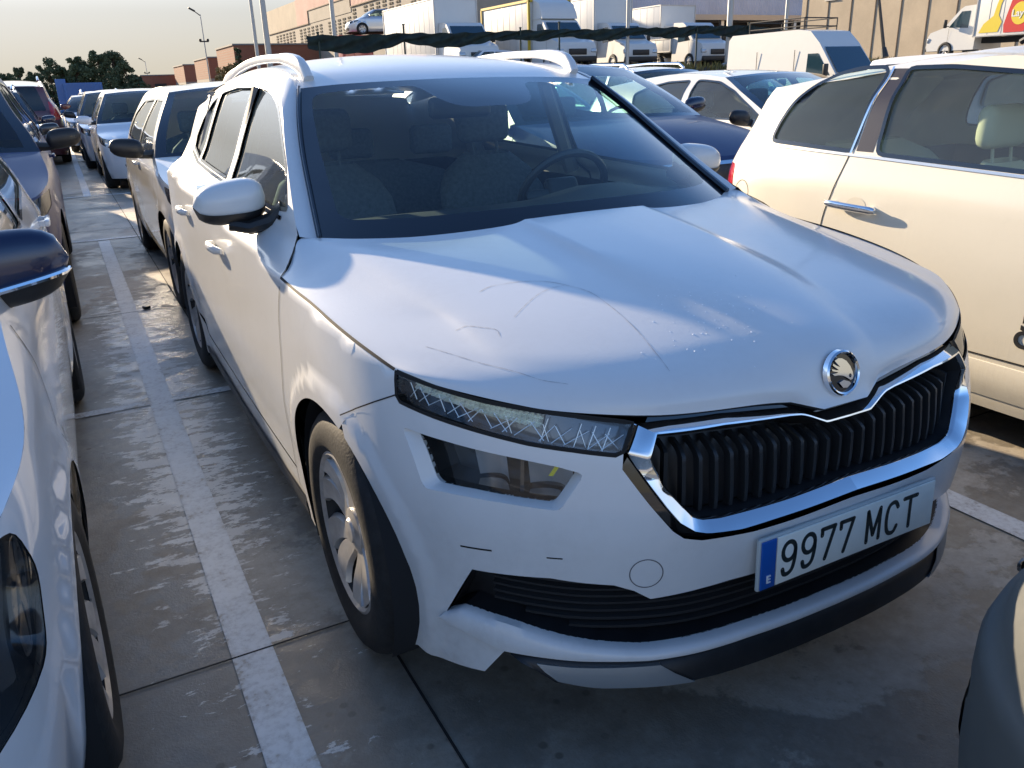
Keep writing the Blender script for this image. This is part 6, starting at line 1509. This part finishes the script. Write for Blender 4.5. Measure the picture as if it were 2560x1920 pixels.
def wpatch(nm, y0, y1, z0, z1, mat, x=-.012): m = MB(); m.box((x, (y0 + y1) / 2 - 80, (z0 + z1) / 2 - Z0), (.06, y1 - y0, z1 - z0)); return m.build(nm, mat, root)
wpatch('beige_upper', 91.2, 104.6, 7.42, 9.9, BEIGE, -.02); wpatch('pink_upper', 86.7, 91.18, 7.52, 9.95, PINK, -.025); wpatch('grey_upper', 73, 86.68, 7.45, 8.62, GREYP, -.015); wpatch('pink_upper', 73, 86.68, 8.64, 10.1, PINK, -.03); wpatch('pink_upper', 56, 72.98, 7.86, 10.1, PINK, -.032)
edge_ = simple('brown_edge', (.10, .06, .04), .8)
for (y0, y1, z) in ((86.7, 104.6, 7.46), (73, 86.7, 8.63), (56, 73, 7.85)): m = MB(); m.box((-.06, (y0 + y1) / 2 - 80, z - Z0), (.1, y1 - y0, .08)); m.build('ledge', edge_, root)
for (y, z0, z1) in ((86.7, 7.46, 8.63), (73, 7.85, 8.63)): m = MB(); m.box((-.06, y - 80, (z0 + z1) / 2 - Z0), (.1, .12, z1 - z0)); m.build('ledge', edge_, root)
vm = simple('vent_dark', (.05, .045, .035), .9)
for y in np.arange(57.2, 103.6, 1.5):
    if int(y / 1.5) % 7 == 5: continue
    m = MB(); zc_ = 7.55 if y < 72.5 else 7.05
    for j in range(5):
        for e in (0, 1): m.box((-.02, y - 80 + (e - .5) * .44, zc_ - Z0 - j * .28), (.06, .34, .15))
    m.build('vent', vm, root, False)
root = empty('hall', (41.5, 58.5, Z0)); tag(root, 'big navy and light grey industrial hall with canopy behind the lorries', 'building')
m = MB(); m.box((-12.55, 4, 2.9), (12.1, 12, 5.8)); m.build('navy_wall', NAVYW, root)
m = MB(); m.box((6.9, 4, 4.95), (26.8, 12, 1.7)); m.build('grey_wall', LGREY, root)
m = MB(); m.box((6.9, -3.4, 3.95), (26.8, 2.8, .40)); m.build('canopy', simple('canopy_edge', (.50, .43, .34), .7), root)
m = MB(); m.box((6.9, 5, 2.05), (26.8, 10, 4.08)); m.build('loading_bay', simple('bay_dark', (.10, .09, .08), .9, var=.4, vs=.5), root)
for x in (-2, 6, 14, 20): m = MB(); m.box((x, -4.4, 1.87), (.3, .3, 3.73)); m.build('column', TRIMG, root)
root = empty('beige_building', (46, 29.5, Z0)); tag(root, 'sunlit beige panel building with small windows at the upper right', 'building')
BP = wallmat('cream_panel', (.52, .43, .31)); m = MB(); m.box((6, -2, 5), (12, 33.5, 10)); m.build('wall', BP, root)
m = MB()
for y in np.arange(-18, 14.5, 1.9): m.box((-.01, y, 5), (.05, .06, 10))
m.build('panel_joints', simple('joint_dark', (.12, .09, .07), .9), root, False)
for y in (12.2, 10.0): m = MB(); m.box((-.03, y, 4.55), (.08, .8, .8)); w_ = m.build('window', DG if False else simple('cab_glass', (.02, .05, .07), .06), root); m = MB(); m.box((-.05, y, 4.1), (.12, 1.0, .06)); m.build('sill', TRIMG, w_)
BRICK, t, p, o = nodes('brick'); v = coord(t); b_ = nn(t, 'ShaderNodeTexBrick'); b_.inputs['Scale'].default_value = 2.2
mp = nn(t, 'ShaderNodeMapping'); mp.inputs[2].default_value = (R(90), 0, R(0)); t.links.new(v, mp.inputs[0]); t.links.new(mp.outputs[0], b_.inputs[0])
b_.inputs[1].default_value = (.34, .13, .07, 1); b_.inputs[2].default_value = (.27, .095, .055, 1); b_.inputs[3].default_value = (.26, .2, .15, 1); b_.inputs['Mortar Size'].default_value = .012
t.links.new(mixc(t, noise(t, v, 1.2, 5), b_.outputs[0], (.30, .12, .07, 1)), p.inputs['Base Color']); p.inputs['Roughness'].default_value = .9
for k, (x, y, d, h_, lab) in enumerate(((14.6, 84, 9.5, 5.4, 'nearest and tallest red brick block with pale lower wall'), (15.0, 102, 10.5, 4.95, 'red brick block second from the right, left of the tallest'), (15.0, 122.6, 10.5, 4.8, 'red brick block third from the right below the lamp post'), (10.6, 135, 12, 3.8, 'farthest lowest brick block beside the trees'))):
    root = empty('brick_block', (x, y, 0)); tag(root, lab, 'building', 'stepped brick blocks')
    m = MB(); m.box((5, d / 2, h_ * .78), (10, d, h_ * .44)); m.build('brick_wall', BRICK, root)
    m = MB(); m.box((5, d / 2, h_ * .28), (9.98, d - .02, h_ * .56)); m.build('lower_wall', GREYP, root)
    m = MB(); m.box((5, d / 2, h_ + .06), (10.2, d + .2, .14)); m.build('coping', simple('coping_grey', (.25, .24, .22), .8), root)
    m = MB(); m.box((2.5, -.03, 1.6), (1.6, .08, 2.2)); m.build('door', BLACKP, root)
root = empty('container', (.9, 72, 0)); tag(root, 'blue container with a small raised panel below the dark trees', 'container')
BL = paint('container_blue', (.03, .14, .40), coat=.2, dirt=.2); m = MB(); m.box((0, 0, 1.15), (2.6, 2.2, 2.3)); m.build('body', BL, root)
m = MB(); m.box((-1.45, -.2, 1.35), (.7, .3, 2.5)); m.build('raised_panel', BL, root)
m = MB()
for x in np.arange(-1.2, 1.25, .2): m.box((x, -1.12, 1.15), (.08, .04, 2.1))
m.build('corrugation', BL, root)

# ------------------------------------------------------------------ trees
def leafmat(name, c1, c2):
    m_, t, p, o = nodes(name); v = coord(t); n = noise(t, v, 1.6, 4, .6)
    t.links.new(ramp(t, n, [(.35, (*c1, 1)), (.65, (*c2, 1))]), p.inputs['Base Color']); p.inputs['Roughness'].default_value = .75; p.inputs['Specular IOR Level'].default_value = .2; return m_
PINE = leafmat('pine_needles', (.06, .085, .05), (.15, .18, .09)); BARK = simple('bark', (.10, .07, .05), .95, var=.3); DRYL = leafmat('dry_leaves', (.20, .15, .06), (.30, .23, .10))  # pine greens lightened, distance haze is put into the foliage colour
def tree(label, x, y, h, w_, seed, mat=PINE, name='pine_tree', leaf=.28, n=2600, group='dark trees at the far end', z0=0, base=.12, cat='tree'):
    rnd = random.Random(seed); root = empty(name, (x, y, z0)); tag(root, label, cat, group)
    m = MB(); m.tube([(0, 0, 0), (rnd.uniform(-.2, .2), 0, h * .5), (rnd.uniform(-.3, .3), 0, h * .9)], [h * .022, h * .015, .03], 7)
    cl = []
    for i in range(64):
        t_ = rnd.uniform(base, 1); a = rnd.uniform(0, 6.283); rad = w_ / 2 * (1 - .75 * t_ ** 1.6) * rnd.uniform(.3, 1.05)
        c_ = (rad * math.cos(a), rad * math.sin(a), h * (t_ * .95)); cl.append((c_, w_ * .125 * rnd.uniform(.4, 1.3) * (1.1 - .5 * t_)))
        if i % 2 == 0: m.tube([(0, 0, h * t_ * .8), (c_[0] * .8, c_[1] * .8, c_[2])], [.05, .02], 4)
    m.build('trunk', BARK, root)
    m = MB()
    for i in range(n):
        c_, r_ = cl[rnd.randrange(len(cl))]
        d = Vector((rnd.gauss(0, 1), rnd.gauss(0, 1), rnd.gauss(0, .8))).normalized() * r_ * rnd.random() ** .4
        p = Vector(c_) + d; a = Vector((rnd.gauss(0, 1), rnd.gauss(0, 1), rnd.gauss(0, 1))).normalized(); b = a.cross(Vector((rnd.gauss(0, 1), rnd.gauss(0, 1), rnd.gauss(0, 1)))).normalized(); s_ = leaf * rnd.uniform(.6, 1.3)
        m.add([p - a * s_ * .5 - b * s_ * .4, p + a * s_ * .6, p - a * s_ * .3 + b * s_ * .5, ], [(0, 1, 2)])
    m.build('crown', mat, root, False)
rnd = random.Random(2)
TR = [(-6.4, 100, 3.6, 2.8), (-5.2, 103, 3.9, 2.6), (-4.4, 100, 3.3, 1.6), (-3.8, 101, 4.35, 1.5), (-2.6, 103, 3.9, 2.4), (-1.0, 103, 5.3, 2.6), (.3, 104, 4.4, 2.2), (1.5, 101, 5.3, 2.0), (2.3, 102, 4.9, 2.4), (3.5, 100, 5.85, 3.0), (5.0, 99, 5.65, 3.0), (6.0, 98, 4.7, 2.4), (6.8, 97, 3.1, 2.0), (1.9, 107, 4.8, 2.8), (4.3, 106, 5.6, 3.4)]
LB = ['leftmost low dark tree at the picture edge', 'second low tree from the left edge', 'small tree left of the thin pointed one', 'thin pointed tree on the left of the row', 'low bushy tree right of the thin pointed one', 'tall ragged tree left of the blue container', 'low tree directly left behind the blue container', 'pointed tree behind the blue container', 'tree just right of the blue container tip', 'tallest crowned tree of the dark clump', 'broad tree right of the tallest crown', 'rounded right shoulder tree of the dark clump', 'lowest tree at the right end of the clump', 'tree filling the back of the clump behind the container', 'tree filling the back of the clump behind the tallest crown']
for k, (x, y, h_, w_) in enumerate(TR): tree(LB[k], x, y, h_, w_ * 1.7, k + 11, n=9000, leaf=.17, base=.02)
tree('dry yellowish bush in front of the brick blocks above the roof rail', 8.0, 52, 3.0, 2.6, 77, DRYL, 'bush', leaf=.13, n=4200, group=None, base=.02, cat='bush')
tree('green climbing tree against the tallest brick block', 14.2, 80, 5.2, 1.6, 78, PINE, 'tree', leaf=.25, n=2200, group=None)
# small leavings on the ground
m = MB(); m.box((-1.02, 5.05, .012), (.045, .035, .02), rz=.4, bev=.004); tag(m.build('litter', BLACKP), 'tiny black scrap lying on the parking line', 'litter')
m = MB(); m.tube([(-.79, -.045, .009), (-.765, -.03, .009)], .0045, 8); tag(m.build('cigarette_butt', simple('butt', (.45, .22, .12), .8)), 'orange cigarette butt on the wet concrete at the bottom', 'litter')
